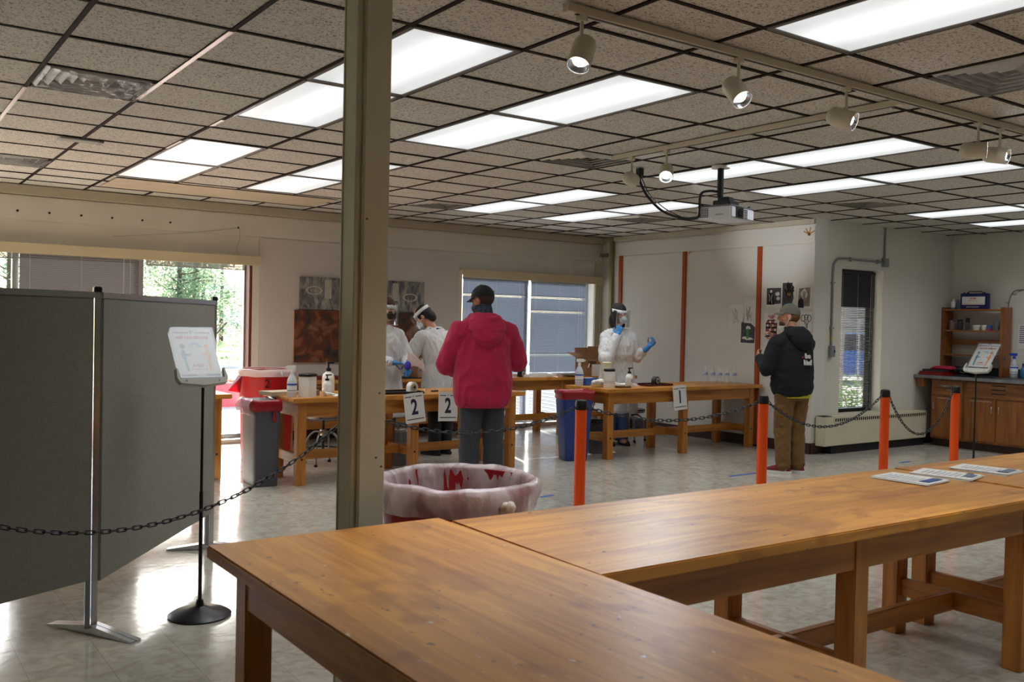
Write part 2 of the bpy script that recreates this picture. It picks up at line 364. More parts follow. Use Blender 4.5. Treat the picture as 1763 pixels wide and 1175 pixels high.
for j, y in enumerate(GY):
    x1 = 9.37 if y > 7.0 else 12.4; a = -3.2
    for i in sorted(mids.get(j, [])):
        if GX[i] > a: obj('grid_bar', B((a, y-.012, H-.0004), (GX[i], y+.012, H+.039)), barm, cl)
        a = GX[i+1]
    obj('grid_bar', B((a, y-.012, H-.0004), (x1, y+.012, H+.039)), barm, cl)
for x, y0, y1 in ((.839, 6.12, 8.3), (1.436, 4.3, 6.0), (1.436, 3.3, 3.6), (2.041, 6.25, 6.5), (2.041, 7.2, 7.6)):
    obj('plastic_strip', B((x-.014, y0, H-.004), (x+.010, y1, H-.001)), pinkm, cl)
obj('patched_board', B((2.1, 9.55, H-.006), (4.4, 10.3, H-.002)), mat('patch_board', '#b9ab94', .8, var=.08, vs=4), cl)
# troffers
def lens_mat():
    m = bpy.data.materials.new('prismatic_lens'); m.use_nodes = True; n = m.node_tree.nodes; l = m.node_tree.links; p = n['Principled BSDF']
    p.inputs['Base Color'].default_value = (.6, .6, .6, 1); p.inputs['Roughness'].default_value = .3
    tc = n.new('ShaderNodeTexCoord'); sp = n.new('ShaderNodeSeparateXYZ'); l.new(tc.outputs['Object'], sp.inputs[0])
    ab = n.new('ShaderNodeMath'); ab.operation = 'ABSOLUTE'; l.new(sp.outputs[0], ab.inputs[0])
    sb = n.new('ShaderNodeMath'); sb.operation = 'SUBTRACT'; sb.inputs[1].default_value = .05; l.new(ab.outputs[0], sb.inputs[0])
    a2 = n.new('ShaderNodeMath'); a2.operation = 'ABSOLUTE'; l.new(sb.outputs[0], a2.inputs[0])
    mr = n.new('ShaderNodeMapRange'); mr.interpolation_type = 'SMOOTHSTEP'; mr.inputs[1].default_value = 0; mr.inputs[2].default_value = .17; mr.inputs[3].default_value = TROFFER*1.35; mr.inputs[4].default_value = TROFFER*.85
    l.new(a2.outputs[0], mr.inputs[0])
    ay = n.new('ShaderNodeMath'); ay.operation = 'ABSOLUTE'; l.new(sp.outputs[1], ay.inputs[0])
    my = n.new('ShaderNodeMapRange'); my.interpolation_type = 'SMOOTHSTEP'; my.inputs[1].default_value = .38; my.inputs[2].default_value = .6; my.inputs[3].default_value = 1; my.inputs[4].default_value = .86
    l.new(ay.outputs[0], my.inputs[0])
    mu = n.new('ShaderNodeMath'); mu.operation = 'MULTIPLY'; l.new(mr.outputs[0], mu.inputs[0]); l.new(my.outputs[0], mu.inputs[1])
    p.inputs['Emission Color'].default_value = (.93, .985, 1, 1); l.new(mu.outputs[0], p.inputs['Emission Strength'])
    return m
lensm = lens_mat(); frm = mat('troffer_frame', '#5c564e', .5)
ordn = ['first', 'second', 'third', 'fourth', 'fifth', 'sixth']
cols_ = sorted({i for i, j in TROF})
for i, j in TROF:
    cx, cy = (GX[i]+GX[i+1])/2, (GY[j]+GY[j+2])/2; w, d = GX[i+1]-GX[i]-.03, GY[j+2]-GY[j]-.03
    same = sorted([b for a, b in TROF if a == i], reverse=True)
    t = thing('ceiling_light', 'lit fluorescent ceiling panel, %s row from the left, %s panel counted from the window wall' % (ordn[cols_.index(i)], ordn[same.index(j)]), 'light', (cx, cy, H), 0, 'lit fluorescent ceiling panels')
    fr = MB()
    for sx in (-1, 1): fr.box((sx*w/2-.012, -d/2, -.004), (sx*w/2+.012, d/2, .09)); fr.box((-w/2, sx*d/2-.012, -.004), (w/2, sx*d/2+.012, .09))
    fr.box((-w/2, -d/2, .085), (w/2, d/2, .095)); obj('frame', fr, frm, t)
    ld = bpy.data.lights.new('added_fill_light', 'AREA'); ld.shape = 'RECTANGLE'; ld.size = w-.03; ld.size_y = d-.03; ld.energy = FILL_W; ld.spread = math.radians(128); ld.color = (.95, .985, 1)  # extra downward lamp besides the glowing lens; limited spread hides it from view
    lo = bpy.data.objects.new('added_fill_light', ld); COL.objects.link(lo); lo.parent = t; lo.location = (0, 0, -.002)
    obj('lens', B((-w/2+.012, -d/2+.012, .003), (w/2-.012, d/2-.012, .007)), lensm, t)
# air diffusers
vm = mat('diffuser_paint', '#cfccc6', .35); dk = mat('duct_dark', '#15120f', .9)
film = mat('plastic_film', '#c9ccd0', .12, trn=.72, bump=.9, bs=18)
vlab = ['square air diffuser covered with crinkled plastic film at the upper left of the ceiling', 'small square air diffuser at the far left near the window wall', 'square louvred air diffuser beside the short lighting track', 'square air diffuser under shiny plastic film at the upper right', 'dark square air diffuser near the back wall behind the column', 'square air diffuser just left of the projector in the far ceiling', 'square air diffuser right of the projector above the side wall']
for k, (i, j) in enumerate(VENT):
    x0, x1, y0, y1 = GX[i], GX[i+1], GY[j], GY[j+1]; cx, cy = (x0+x1)/2, (y0+y1)/2; w, d = (x1-x0)/2-.014, (y1-y0)/2-.014
    t = thing('air_diffuser', vlab[k], 'vent', (cx, cy, H), 0)
    obj('backing', B((-w, -d, .05), (w, d, .06)), dk, t)
    for q, s in enumerate((1, .8, .6, .42, .24)):
        m_ = MB(); z0 = -.004 + .004*q; s2 = s-.1
        vs = [(-w*s, -d*s, z0+.03), (w*s, -d*s, z0+.03), (w*s, d*s, z0+.03), (-w*s, d*s, z0+.03), (-w*s2, -d*s2, z0), (w*s2, -d*s2, z0), (w*s2, d*s2, z0), (-w*s2, d*s2, z0)]
        vs2 = [(a, b, c+.004) for a, b, c in vs]
        m_.add(vs+vs2, [(0,1,5,4),(1,2,6,5),(2,3,7,6),(3,0,4,7),(8,12,13,9),(9,13,14,10),(10,14,15,11),(11,15,12,8),(4,5,13,12),(5,6,14,13),(6,7,15,14),(7,4,12,15),(0,8,9,1),(1,9,10,2),(2,10,11,3),(3,11,8,0)])
        obj('louvre', m_, vm, t)
    if k in (0, 1, 3):
        m_ = MB(); n_ = 14; vs = []; fs = []
        for a in range(n_+1):
            for b in range(n_+1): vs.append((-w+2*w*a/n_, -d+2*d*b/n_, -.012+random.uniform(-.006, .006)))
        for a in range(n_):
            for b in range(n_): q = a*(n_+1)+b; fs.append((q, q+1, q+n_+2, q+n_+1))
        m_.add(vs, fs); obj('plastic_cover', m_, film, t)
# smoke detector like plate on the left ceiling bar
# ------------------------------------------------------------------ track lights
trk = mat('track_cream', '#c9c3b0', .4)
tr1 = thing('lighting_track', 'long cream ceiling lighting track carrying five spotlights', 'light track', (2.39, 3.03, H))
obj('rail', MB().box((0, -.022, -.036), (4.9, .022, -.001)), trk, tr1, bev=.003)
obj('slot', MB().box((.05, -.007, -.0385), (4.9, .007, -.036)), blackm, tr1)
tr2 = thing('lighting_track', 'short cream ceiling lighting track with two spotlights near the projector', 'light track', (4.85, 3.06, H))
obj('rail', MB().box((-.022, 0, -.036), (.022, 2.45, -.001)), trk, tr2, bev=.003)
obj('slot', MB().box((-.007, .05, -.0385), (.007, 2.45, -.036)), blackm, tr2)
ledm = mat('led_emitter', '#eef2ff', .3, emit=14)
refl = mat('spot_reflector', '#d5dae2', .15, metal=1)
def spot(x, y, d, label, on=1, ang=46):
    t = thing('track_spotlight', label, 'spotlight', (x, y, H-.036))
    d = V(d).normalized()
    obj('stem', MB().cb((0, 0, -.012), (.035, .035, .025)).cyl((0, 0, -.02), (0, 0, -.12), .008, seg=10), trk, t)
    obj('bracket', MB().cb((0, 0, -.12), (.02, .02, .03)), trk, t, bev=.003)
    c = V((0, 0, -.135)); a = c - d*.05 + V((0, 0, -.035)); q = d.to_track_quat('Z', 'Y').to_matrix().to_4x4(); q.translation = a
    pr = [(.012, -.052), (.03, -.048), (.043, -.035), (.05, -.012), (.05, .1), (.047, .1), (.044, .085), (.02, .07)]
    obj('lamp_can', MB().lathe(pr, 28, q), trk, t, smooth=True, ang=50)
    obj('reflector', MB().lathe([(.0465, .0985), (.04, .085), (.03, .078)], 24, q, False), refl, t, smooth=True)
    e = MB()
    for k in range(9):
        an = 2*PI*k/9; e.ell((.018*math.cos(an), .018*math.sin(an), .083), (.006, .006, .004), q, 8, 6)
    e.ell((0, 0, .083), (.014, .014, .005), q, 10, 6)
    obj('led_cluster', e, ledm, t)
    ld = bpy.data.lights.new('spot_beam', 'SPOT'); ld.energy = SPOT_W*on; ld.spot_size = math.radians(ang); ld.spot_blend = 1.0; ld.shadow_soft_size = .02; ld.color = (.95, .97, 1)
    lo = bpy.data.objects.new('spot_beam', ld); COL.objects.link(lo); lo.parent = t
    q2 = d.to_track_quat('-Z', 'Y').to_matrix().to_4x4(); q2.translation = a+d*.115; lo.matrix_local = q2
spot(2.475, 3.03, (-.464, -.222, -.85), 'cream track spotlight nearest the left end of the long track')
spot(3.44, 3.03, (-.10, -.663, -.7), 'cream track spotlight second from the left on the long track')
spot(4.28, 3.03, (.293, -.882, -.35), 'cream track spotlight just left of the track junction')
spot(5.60, 3.03, (.403, -.90, -.05), 'cream track spotlight, left one of the close pair at the right')
spot(5.86, 3.03, (.194, -.935, -.2), 'cream track spotlight, right one of the close pair at the right')
spot(4.85, 5.30, (.893, .447, .0), 'cream track spotlight at the far end of the short track, turned to the wall', 3.5, 19)
spot(4.85, 4.93, (-.556, -.524, -.6), 'cream track spotlight on the short track, facing the viewer')
# ------------------------------------------------------------------ projector and its cable
pj = thing('projector', 'white ceiling projector hanging on a black pole', 'projector', (5.80, 5.27, H))
obj('ceiling_plate', MB().cyl((0, 0, -.02), (0, 0, -.0005), .075, seg=20), whitem, pj)
obj('pole', MB().cyl((0, 0, -.26), (0, 0, -.015), .026, seg=18), blackm, pj, smooth=True)
pjr = M.Translation((.07, .0, -.39)) @ M.Rotation(math.radians(14), 4, 'Z')
obj('mount_head', MB().cb((0, 0, .085), (.17, .15, .05), pjr).cb((0, 0, .12), (.1, .1, .04), pjr).cb((.1, .09, .062), (.16, .02, .012), pjr).cb((-.1, -.09, .062), (.16, .02, .012), pjr).cb((.1, -.09, .062), (.16, .02, .012), pjr).cb((-.1, .09, .062), (.16, .02, .012), pjr), blackm, pj, bev=.006)
pw = mat('projector_white', '#dfe3ea', .35)
obj('case', MB().cb((0, 0, 0), (.40, .31, .10), pjr), pw, pj, bev=.012)
obj('top_cover', MB().cb((0, 0, .052), (.395, .305, .012), pjr), mat('projector_grey', '#6f7176', .4), pj, bev=.004)
obj('lens_recess', MB().cb((.0-.06, -.156, .0), (.13, .008, .085), pjr), blackm, pj)
obj('projector_lens', MB().cyl(pjr @ V((-.06, -.152, 0)), pjr @ V((-.06, -.166, 0)), .032, seg=18), mat('lens_glass', '#07080c', .05), pj)
for ax, sgn, n0 in (('L', -1, 0), ('F', -1, 1)):
    g = MB(); g2 = MB()
    for a in range(5):
        for b in range(6):
            if ax == 'L': g.cb((-.2005, .055+.016*a, -.035+.013*b), (.003, .011, .008), pjr)
            else: g.cb((.025+.012*a, -.1555, -.035+.013*b), (.008, .003, .008), pjr)
    go = obj('vent_grille', g, mat('vent_dark', '#2b2d33', .6), pj); go['kind'] = 'stuff'
obj('logo_mark', MB().cb((-.2008, -.05, -.02), (.002, .07, .012), pjr), mat('logo_grey', '#b4b8c0', .4), pj)
for sx, sy in ((-.17, -.12), (.17, -.12), (.17, .12), (-.17, .12)): obj('knob', MB().cyl(pjr @ V((sx, sy, .055)), pjr @ V((sx, sy, .075)), .011, seg=10), blackm, pj)
pc = thing('projector_cable', 'black cable looping from a ceiling socket down to the projector', 'cable', (5.40, 5.80, H))
obj('socket_plate', MB().cb((0, 0, -.03), (.05, .05, .06)), blackm, pc, bev=.004)
pts = [(0, 0, -.05), (.0, -.01, -.12), (.02, -.08, -.24), (.06, -.2, -.36), (.10, -.33, -.42), (.16, -.42, -.44), (.22, -.45, -.43), (.25, -.45, -.39), (.25, -.45, -.27), (.27, -.46, -.22), (.33, -.49, -.205), (.38, -.52, -.21)]
def smoothpath(p, n=6):
    p = [V(a) for a in p]; o = []
    for i in range(len(p)-1):
        a, b, c, d = p[max(i-1, 0)], p[i], p[i+1], p[min(i+2, len(p)-1)]
        for k in range(n):
            t = k/n; o.append(.5*((2*b)+(c-a)*t+(2*a-5*b+4*c-d)*t*t+(3*b-a-3*c+d)*t**3))
    return o+[p[-1]]
obj('cable', MB().tube(smoothpath(pts), .011, 8), blackr, pc, smooth=True)
obj('thin_cable', MB().tube(smoothpath([(0, 0, -.05), (.03, -.02, -.12), (.04, -.08, -.22), (.08, -.22, -.345), (.13, -.38, -.43)]), .004, 6), blackr, pc, smooth=True)
# ------------------------------------------------------------------ windows
alum = mat('window_aluminium', '#a7a9ab', .35, metal=.7); bronze = mat('window_bronze', '#1b1a1c', .4, metal=.3)
pane = glass('window_glass')
def window(name, x0, x1, z0, z1, yf, mull, fm):
    w = bpy.data.objects.new(name, None); COL.objects.link(w); w.location = (x0, yf, z0); struct(w)
    W_, H_ = x1-x0, z1-z0
    f = MB().box((0, -.04, 0), (.05, .04, H_)).box((W_-.05, -.04, 0), (W_, .04, H_)).box((.05, -.04, 0), (W_-.05, .04, .05)).box((.05, -.04, H_-.05), (W_-.05, .04, H_))
    obj('frame', f, fm, w, bev=.004)
    for m_ in mull: obj('mullion', B((m_-x0-.03, -.05, .05), (m_-x0+.03, .05, H_-.05)), fm, w, bev=.004)
    e = [x0+.05]+[a for m_ in mull for a in (m_-.03, m_+.03)]+[x1-.05]
    for k in range(0, len(e), 2): obj('pane', B((e[k]-x0, -.003, .05), (e[k+1]-x0, .003, H_-.05)), pane, w)
    return w
w1 = window('window_1', -1.3, 3.92, .05, 2.2, 11.03, [.15, 1.43, 2.68], alum)
w2 = window('window_2', 6.86, 9.22, .05, 2.2, 11.03, [8.06], alum)
w3 = window('window_3', 9.9, 10.76, .46, 2.25, 7.17, [], bronze)
obj('jamb_strip', B((3.885, 10.86, .05), (3.92, 10.99, 2.2)), mat('jamb_red', '#6a2f24', .5), w1, mtx=M.Translation((1.3, -11.03, -.05)))
struct(obj('trim_3', B((9.88, 6.98, .44), (10.80, 7.15, .462)), creamm))
val = mat('valance_cream', '#c9bd9d', .6, var=.04, vs=3)
for x0, x1, lab in ((-1.4, 3.97, 'long cream valance board over the left window'), (6.80, 9.29, 'cream valance board over the blinds of the right window')):
    t = thing('valance', lab, 'valance', (x0, 10.85, 2.1)); L = x1-x0
    obj('board', MB().box((0, -.12, 0), (L, -.10, .11)), val, t, bev=.003)
    obj('top_board', MB().box((0, -.10, .09), (L, -.001, .11)), val, t)
    obj('end_board', MB().box((L-.02, -.10, 0), (L, -.001, .09)), val, t)
slat_l = mat('slat_grey', '#6a6768', .45, trl=.04); slat_b = mat('slat_blue', '#7e8898', .4, trl=.05); slat_d = mat('slat_black', '#1c1d22', .35)
def blind(x0, x1, ztop, zbot, y, tilt, m, label, gaps=(), pitch=.0205, sw=.025, zclosed=None, axis=1):
    t = thing('window_blind', label, 'blind', ((x0+x1)/2, y, zbot)); W_ = x1-x0; h = ztop-zbot
    obj('head_rail', MB().cb((0, 0, h-.018), (W_, .03, .036)), m, t, bev=.003)
    s = MB(); z = h-.045; k = 0
    while z > .02:
        zz = z+zbot; tl = tilt + random.uniform(-.04, .04)
        if any(abs(zz-g) < .0103 for g in gaps): tl = .72
        if zclosed and zz > zclosed: tl = 1.25
        if m is slat_b and zz < .78: tl = -.8
        q = T(0, 0, z) @ M.Rotation(tl, 4, 'X')
        a = sw/2
        s.add([(-W_/2, -a, 0), (W_/2, -a, 0), (W_/2, 0, .0025), (-W_/2, 0, .0025), (W_/2, a, 0), (-W_/2, a, 0)], [(0,1,2,3), (3,2,4,5)], q); z -= pitch
    so = obj('slats', s, m, t); so['kind'] = 'stuff'
    obj('bottom_rail', MB().cb((0, 0, .008), (W_, .025, .014)), m, t)
    cm = mat('blind_cord', '#cfcfcc', .7)
    for fx in (-.42, 0, .42): obj('ladder_cord', MB().cyl((W_*fx, -.014, .01), (W_*fx, -.014, h-.03), .0012, seg=5), cm, t)
    obj('pull_cord', MB().cyl((W_*.36, -.022, h*.35), (W_*.36, -.022, h-.03), .0018, seg=5), cm, t)
    return t
blind(1.46, 2.65, 2.14, .12, 10.93, -1.15, slat_l, 'lowered grey blind in the left window behind the display panels')
blind(6.92, 8.03, 2.12, .10, 10.93, -1.15, slat_b, 'lowered pale blue-grey blind, left of the pair in the right window', gaps=(1.86,))
blind(8.09, 9.12, 2.12, .10, 10.93, -1.15, slat_b, 'lowered pale blue-grey blind, right of the pair in the right window', gaps=(1.86, 1.655, 1.02))
blind(9.96, 10.70, 2.23, .50, 7.08, -.35, slat_d, 'black venetian blind in the narrow recess window', zclosed=1.78, pitch=.022)
for x0, x1, lab in ((2.72, 3.85, 'raised grey blind bunched at the top right of the left window'), (.19, 1.40, 'raised grey blind bunched at the far left of the left window')):
    t = thing('raised_blind', lab, 'blind', ((x0+x1)/2, 10.93, 2.05)); W_ = x1-x0
    s = MB()
    for k in range(14): s.cb((0, 0, .012+k*.0045), (W_, .026, .0025))
    so = obj('slats', s, slat_l, t); so['kind'] = 'stuff'; obj('head_rail', MB().cb((0, 0, .09), (W_, .03, .03)), slat_l, t); obj('bottom_rail', MB().cb((0, 0, .004), (W_, .028, .01)), slat_l, t)
    for fx in (-.3, .05, .38): obj('cord_bunch', MB().ell((W_*fx, -.018, .05), (.012, .006, .035)), mat('blind_cord', '#cfcfcc', .7), t)
# ------------------------------------------------------------------ outdoors
pave = mat('pavement', '#c9c2b6', .9, var=.06, vs=1.2, bump=.1, bs=12)
grass_ = mat('lawn', '#8aa05a', .95, var=.25, vs=2.5, bump=.5, bs=40)
mulch = mat('mulch', '#8d5a42', .95, var=.35, vs=14, bump=.8, bs=30)
struct(obj('ground', MB().box((-60, 11.12, -.25), (9.6, 28, -.06)).box((9.6, 7.26, -.25), (70, 28, -.06)), pave))
mb_ = MB().box((-60, 28, -.3), (70, 90, 0.0)); go = struct(obj('lawn_ground', mb_, grass_))
struct(obj('planting_bed', MB().box((-2, 11.12, -.06), (6.8, 14.6, -.015)), mulch))
tg = MB()
for k in range(2600):
    x, y = random.uniform(2, 22), random.uniform(28.1, 35); h = random.uniform(.03, .09); a = random.uniform(0, PI)
    tg.add([(x-.02*math.cos(a), y-.02*math.sin(a), 0), (x+.02*math.cos(a), y+.02*math.sin(a), 0), (x+random.uniform(-.03, .03), y, h)], [(0, 1, 2)])
go = obj('lawn_grass', tg, grass_); tag(go, 'sunlit lawn grass beyond the pavement outside the left window', 'grass', kind='stuff')
kb = obj('kerb', B((-30, 27.85, -.06), (24, 27.99, .06)), pave); tag(kb, 'pale kerb between the pavement and the lawn outside', 'kerb')
pl = thing('planter', 'round ribbed pinkish red planter outside the left window', 'planter', (5.35, 16.3, -.06))
obj('pot', MB().lathe([(.36, 0), (.42, .40), (.44, .42), (.40, .42), (.38, .36)], 40, None, True, lambda q, a, k: V((q.x*(1+.02*math.cos(a*20)), q.y*(1+.02*math.cos(a*20)), q.z))), mat('planter_pink', '#c25a66', .5), pl, smooth=True, ang=60)
lm = MB()
for k in range(220):
    a, r_ = random.uniform(0, 2*PI), .36*math.sqrt(random.random()); p = V((r_*math.cos(a), r_*math.sin(a), .40+random.uniform(0, .06))); d = V((random.uniform(-1, 1), random.uniform(-1, 1), random.uniform(0, .6)))*.035; e = d.cross(V((0, 0, 1)))*.6
    lm.add([p-d, p+e, p+d, p-e], [(0, 1, 2, 3)])
fo = obj('dry_foliage', lm, mat('dry_leaf', '#b5543a', .8, trl=.3), pl); fo['kind'] = 'stuff'
bark = mat('bark', '#5b4a3e', .95, var=.25, vs=9, bump=.8, bs=20); barkp = mat('bark_pale', '#b0a596', .9, var=.2, vs=7, bump=.5, bs=16)
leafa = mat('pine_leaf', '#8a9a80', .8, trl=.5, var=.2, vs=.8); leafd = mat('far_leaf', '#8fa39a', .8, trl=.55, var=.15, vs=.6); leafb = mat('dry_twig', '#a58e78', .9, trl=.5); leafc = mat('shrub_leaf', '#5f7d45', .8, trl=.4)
def leafcloud(mbx, c, r, n, size):
    for k in range(n):
        v = V((random.gauss(0, .5), random.gauss(0, .5), random.gauss(0, .5)))
        if v.length > 1.1: v = v*(1.1/v.length)
        p = V((c[0]+v.x*r[0], c[1]+v.y*r[1], c[2]+v.z*r[2])); d = V((random.uniform(-1, 1), random.uniform(-1, 1), random.uniform(-.6, 1))).normalized()*size*random.uniform(.6, 1.4); e = d.cross(V((random.uniform(-1, 1), random.uniform(-1, 1), random.uniform(-1, 1)))).normalized()*size*.3
        mbx.add([p-d, p+e, p+d, p-e], [(0, 1, 2, 3)])
def tree(x, y, h, label, clumps, lm_, n, size, tr=.14, lean=(0, 0), bm_=bark, twigs=0, group='trees beyond the lawn'):
    t = thing('tree', label, 'tree', (x, y, 0), 0, group); lx, ly = lean
    pts = [(lx*s*s*h, ly*s*s*h, h*s) for s in (0, .15, .3, .5, .7, .85, 1)]
    tm = MB().tube(smoothpath(pts, 4), tr, 10, radii=None)
    k_ = 25; tm = MB(); sp_ = smoothpath(pts, 4); tm.tube(sp_, tr, 10, radii=[tr*(1-.75*i/(len(sp_)-1)) for i in range(len(sp_))])
    bms = MB()
    for k in range(14+twigs):
        s = random.uniform(.3, .98); a = random.uniform(0, 2*PI); L = h*random.uniform(.12, .3); b0 = V((lx*s*s*h, ly*s*s*h, h*s)); b1 = b0+V((math.cos(a)*L, math.sin(a)*L*.6, L*random.uniform(.0, .7)))
        mid = (b0+b1)/2+V((0, 0, random.uniform(-.1, .2)*L)); bms.tube(smoothpath([b0, mid, b1], 3), .02, 5, radii=[tr*.28*(1-.8*i/6) for i in range(7)])
        for q in range(4 if twigs else 1):
            c0 = b0+(b1-b0)*random.uniform(.3, 1); c1 = c0+V((random.uniform(-1, 1), random.uniform(-.5, .5), random.uniform(-.3, 1)))*L*.45; bms.tube([c0, (c0+c1)/2+V((0, 0, .05)), c1], tr*.07, 4)
    obj('trunk', tm, bm_, t, smooth=True); bo = obj('branches', bms, bm_, t); bo['kind'] = 'stuff'
    if n:
        f = MB()
        for (cx, cz, rx, rz) in clumps: leafcloud(f, (cx, random.uniform(-.4, .4), cz), (rx, rx*.7, rz), n, size)
        fo = obj('foliage', f, lm_, t); fo['kind'] = 'stuff'
random.seed(11)
tree(11.6, 41, 7.5, 'tall green pine outside, leftmost of the trees beyond the lawn', [(random.uniform(-1.6, 1.6), z, .9, .5) for z in [1.6, 2.0, 2.4, 2.8, 3.2, 3.6, 4.0, 4.4, 5.2, 6.2] for _ in (0, 1)], leafa, 220, .10)
tree(12.9, 43, 8, 'thick-trunked green pine outside, in the middle of the left window view', [(random.uniform(-1.7, 1.6), z, .9, .5) for z in [2.2, 2.6, 3.0, 3.4, 3.8, 4.4, 5.4, 6.4] for _ in (0, 1)], leafa, 200, .10, tr=.2)
tree(13.9, 38, 6, 'bare branching tree outside near the right edge of the left window', [(0, 3.6, 1.3, .9)], leafb, 160, .06, tr=.09, twigs=26)
tree(9.5, 46, 9, 'distant green pine outside behind the display panels', [(random.uniform(-1.8, 1.8), z, 1.0, .6) for z in [2.0, 2.8, 3.6, 4.4, 5.2, 6.2, 7.2] for _ in (0, 1)], leafa, 180, .11)
tree(5.5, 44, 8, 'distant green pine outside at the far left of the window', [(random.uniform(-1.8, 1.8), z, 1.0, .6) for z in [2.0, 2.8, 3.6, 4.4, 5.2, 6.2] for _ in (0, 1)], leafa, 180, .11)
for k, (x, y) in enumerate(((7.5, 58), (10.5, 52), (13.5, 58), (16, 52), (19, 58), (3.5, 52), (23, 54))):
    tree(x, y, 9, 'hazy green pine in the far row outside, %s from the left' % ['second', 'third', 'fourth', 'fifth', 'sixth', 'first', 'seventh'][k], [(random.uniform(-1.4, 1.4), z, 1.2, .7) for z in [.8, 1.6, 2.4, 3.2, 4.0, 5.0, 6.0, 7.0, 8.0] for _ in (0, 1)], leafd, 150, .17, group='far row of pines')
for k, (x, y, lab) in enumerate(((11.3, 36.5, 'dry brown shrub outside below the pines, left one'), (14.6, 39.9, 'dry brown shrub outside below the pines, middle one'), (17.4, 40.5, 'dry brown shrub outside below the pines, right one'), (8.4, 37, 'dry brown shrub outside behind the display panel'))):
    t = thing('shrub', lab, 'shrub', (x, y, 0), 0, 'shrubs beyond the lawn'); f = MB(); leafcloud(f, (0, 0, .75), (1.1, .7, .8), 900, .06); fo = obj('foliage', f, leafb, t); fo['kind'] = 'stuff'
    s_ = MB()
    for q in range(16): a = random.uniform(0, 2*PI); s_.tube([(0, 0, 0), (.3*math.cos(a), .2*math.sin(a), .6), (.9*math.cos(a), .6*math.sin(a), 1.3)], .012, 4)
    so = obj('stems', s_, bark, t); so['kind'] = 'stuff'
lp_ = thing('light_pole', 'white pole outside left of the pine trunks', 'pole', (13.1, 36, 0)); obj('pole', MB().cyl((0, 0, 0), (0, 0, 6), .06, .05, 10), whitem, lp_); obj('lamp_arm', MB().cyl((0, 0, 5.9), (.8, 0, 6.1), .03, seg=8), whitem, lp_)
# outside the recess window
tree(15.55, 11.1, 4.2, 'pale leaning tree trunk outside the recess window', [], leafc, 0, .1, tr=.17, lean=(.17, .0), bm_=barkp, group='trees beside the car park')
for x, y, lab in ((14.2, 9.8, 'green shrub outside the recess window at the foot of the pale tree'), (15.75, 9.9, 'green shrub outside the recess window, right of the pale tree')):
    t = thing('shrub', lab, 'shrub', (x, y, -.06)); f = MB(); leafcloud(f, (0, 0, .35), (.55, .45, .4), 500, .05); fo = obj('foliage', f, leafc, t); fo['kind'] = 'stuff'
    so = obj('stems', MB().tube([(0, 0, 0), (.05, 0, .4)], .015, 5).tube([(0, 0, 0), (-.12, .05, .45)], .012, 5).tube([(0, 0, 0), (.15, -.05, .4)], .012, 5), bark, t)
cr_ = thing('car', 'blue car parked outside the recess window', 'car', (24.5, 17.2, -.06), math.radians(-25))
cbm = mat('car_blue', '#2f5fb0', .25, coat=.6); cg = mat('car_glass', '#12161c', .08)
sec = [(-2.1, .55, .28, .62), (-2.0, .8, .28, .80), (-1.1, .86, .26, .92), (-.2, .87, .26, .95), (1.2, .87, .26, .95), (2.0, .84, .28, .9), (2.15, .7, .3, .75)]
cbd = MB(); vs = []; fs = []
for (x, hw, z0, z1) in sec:
    vs += [(x, -hw, z0), (x, hw, z0), (x, hw*1.02, (z0+z1)/2), (x, hw*.94, z1), (x, -hw*.94, z1), (x, -hw*1.02, (z0+z1)/2)]
for k in range(len(sec)-1):
    for i in range(6): j = (i+1) % 6; fs.append((k*6+i, k*6+j, k*6+6+j, k*6+6+i))
fs += [tuple(range(5, -1, -1)), tuple(range(36, 42))]; cbd.add(vs, fs); obj('body', cbd, cbm, cr_, smooth=True, ang=50)
obj('cabin', MB().loft([(.3, 0, .90, 1.45, .80), (.25, 0, 1.2, 1.15, .70), (.2, 0, 1.42, .85, .60), (.2, 0, 1.45, .8, .56)], 24, None, 4), cg, cr_, smooth=True)
obj('roof', MB().loft([(.2, 0, 1.42, .84, .60), (.2, 0, 1.47, .74, .52)], 24, None, 4), cbm, cr_, smooth=True)
for x in (-1.35, 1.35):
    for s in (-1, 1):
        w_ = obj('wheel', MB().cyl((x, s*.72, .32), (x, s*.89, .32), .32, seg=24), blackr, cr_); obj('hub_cap', MB().cyl((x, s*.885, .32), (x, s*.90, .32), .2, seg=16), chrome, w_)
nb = thing('neighbour_building', 'pale brick building far outside the recess window', 'building', (36.5, 24.5, 0), math.radians(-25))
obj('wall', B((-9, 0, 0), (9, 6, 5.5)), mat('pale_brick', '#b9a999', .9), nb)
brk = B((0, -.05, 0), (.58, 0, .185)).mesh('brick'); brk.materials.append(mat('pale_brick2', '#cbb9a6', .9))
bmj = MB()
for r_ in range(27):
    for c in range(29): x = -9+c*.62+(.31 if r_ % 2 else 0); bmj.box((x, -.04, .05+r_*.2), (x+.58, 0, .235+r_*.2))
bo = obj('bricks', bmj, mat('pale_brick2', '#cbb9a6', .9), nb); bo['kind'] = 'stuff'
obj('roof_edge', B((-9.2, -.3, 5.5), (9.2, 6.3, 5.8)), creamm, nb)
sg = thing('sign_post', 'thin pale post outside the recess window in front of the car', 'post', (16.9, 11.5, -.06)); obj('post', MB().cyl((0, 0, 0), (0, 0, 1.75), .025, seg=8), alum, sg); obj('cap', MB().ell((0, 0, 1.75), (.03, .03, .02)), alum, sg)
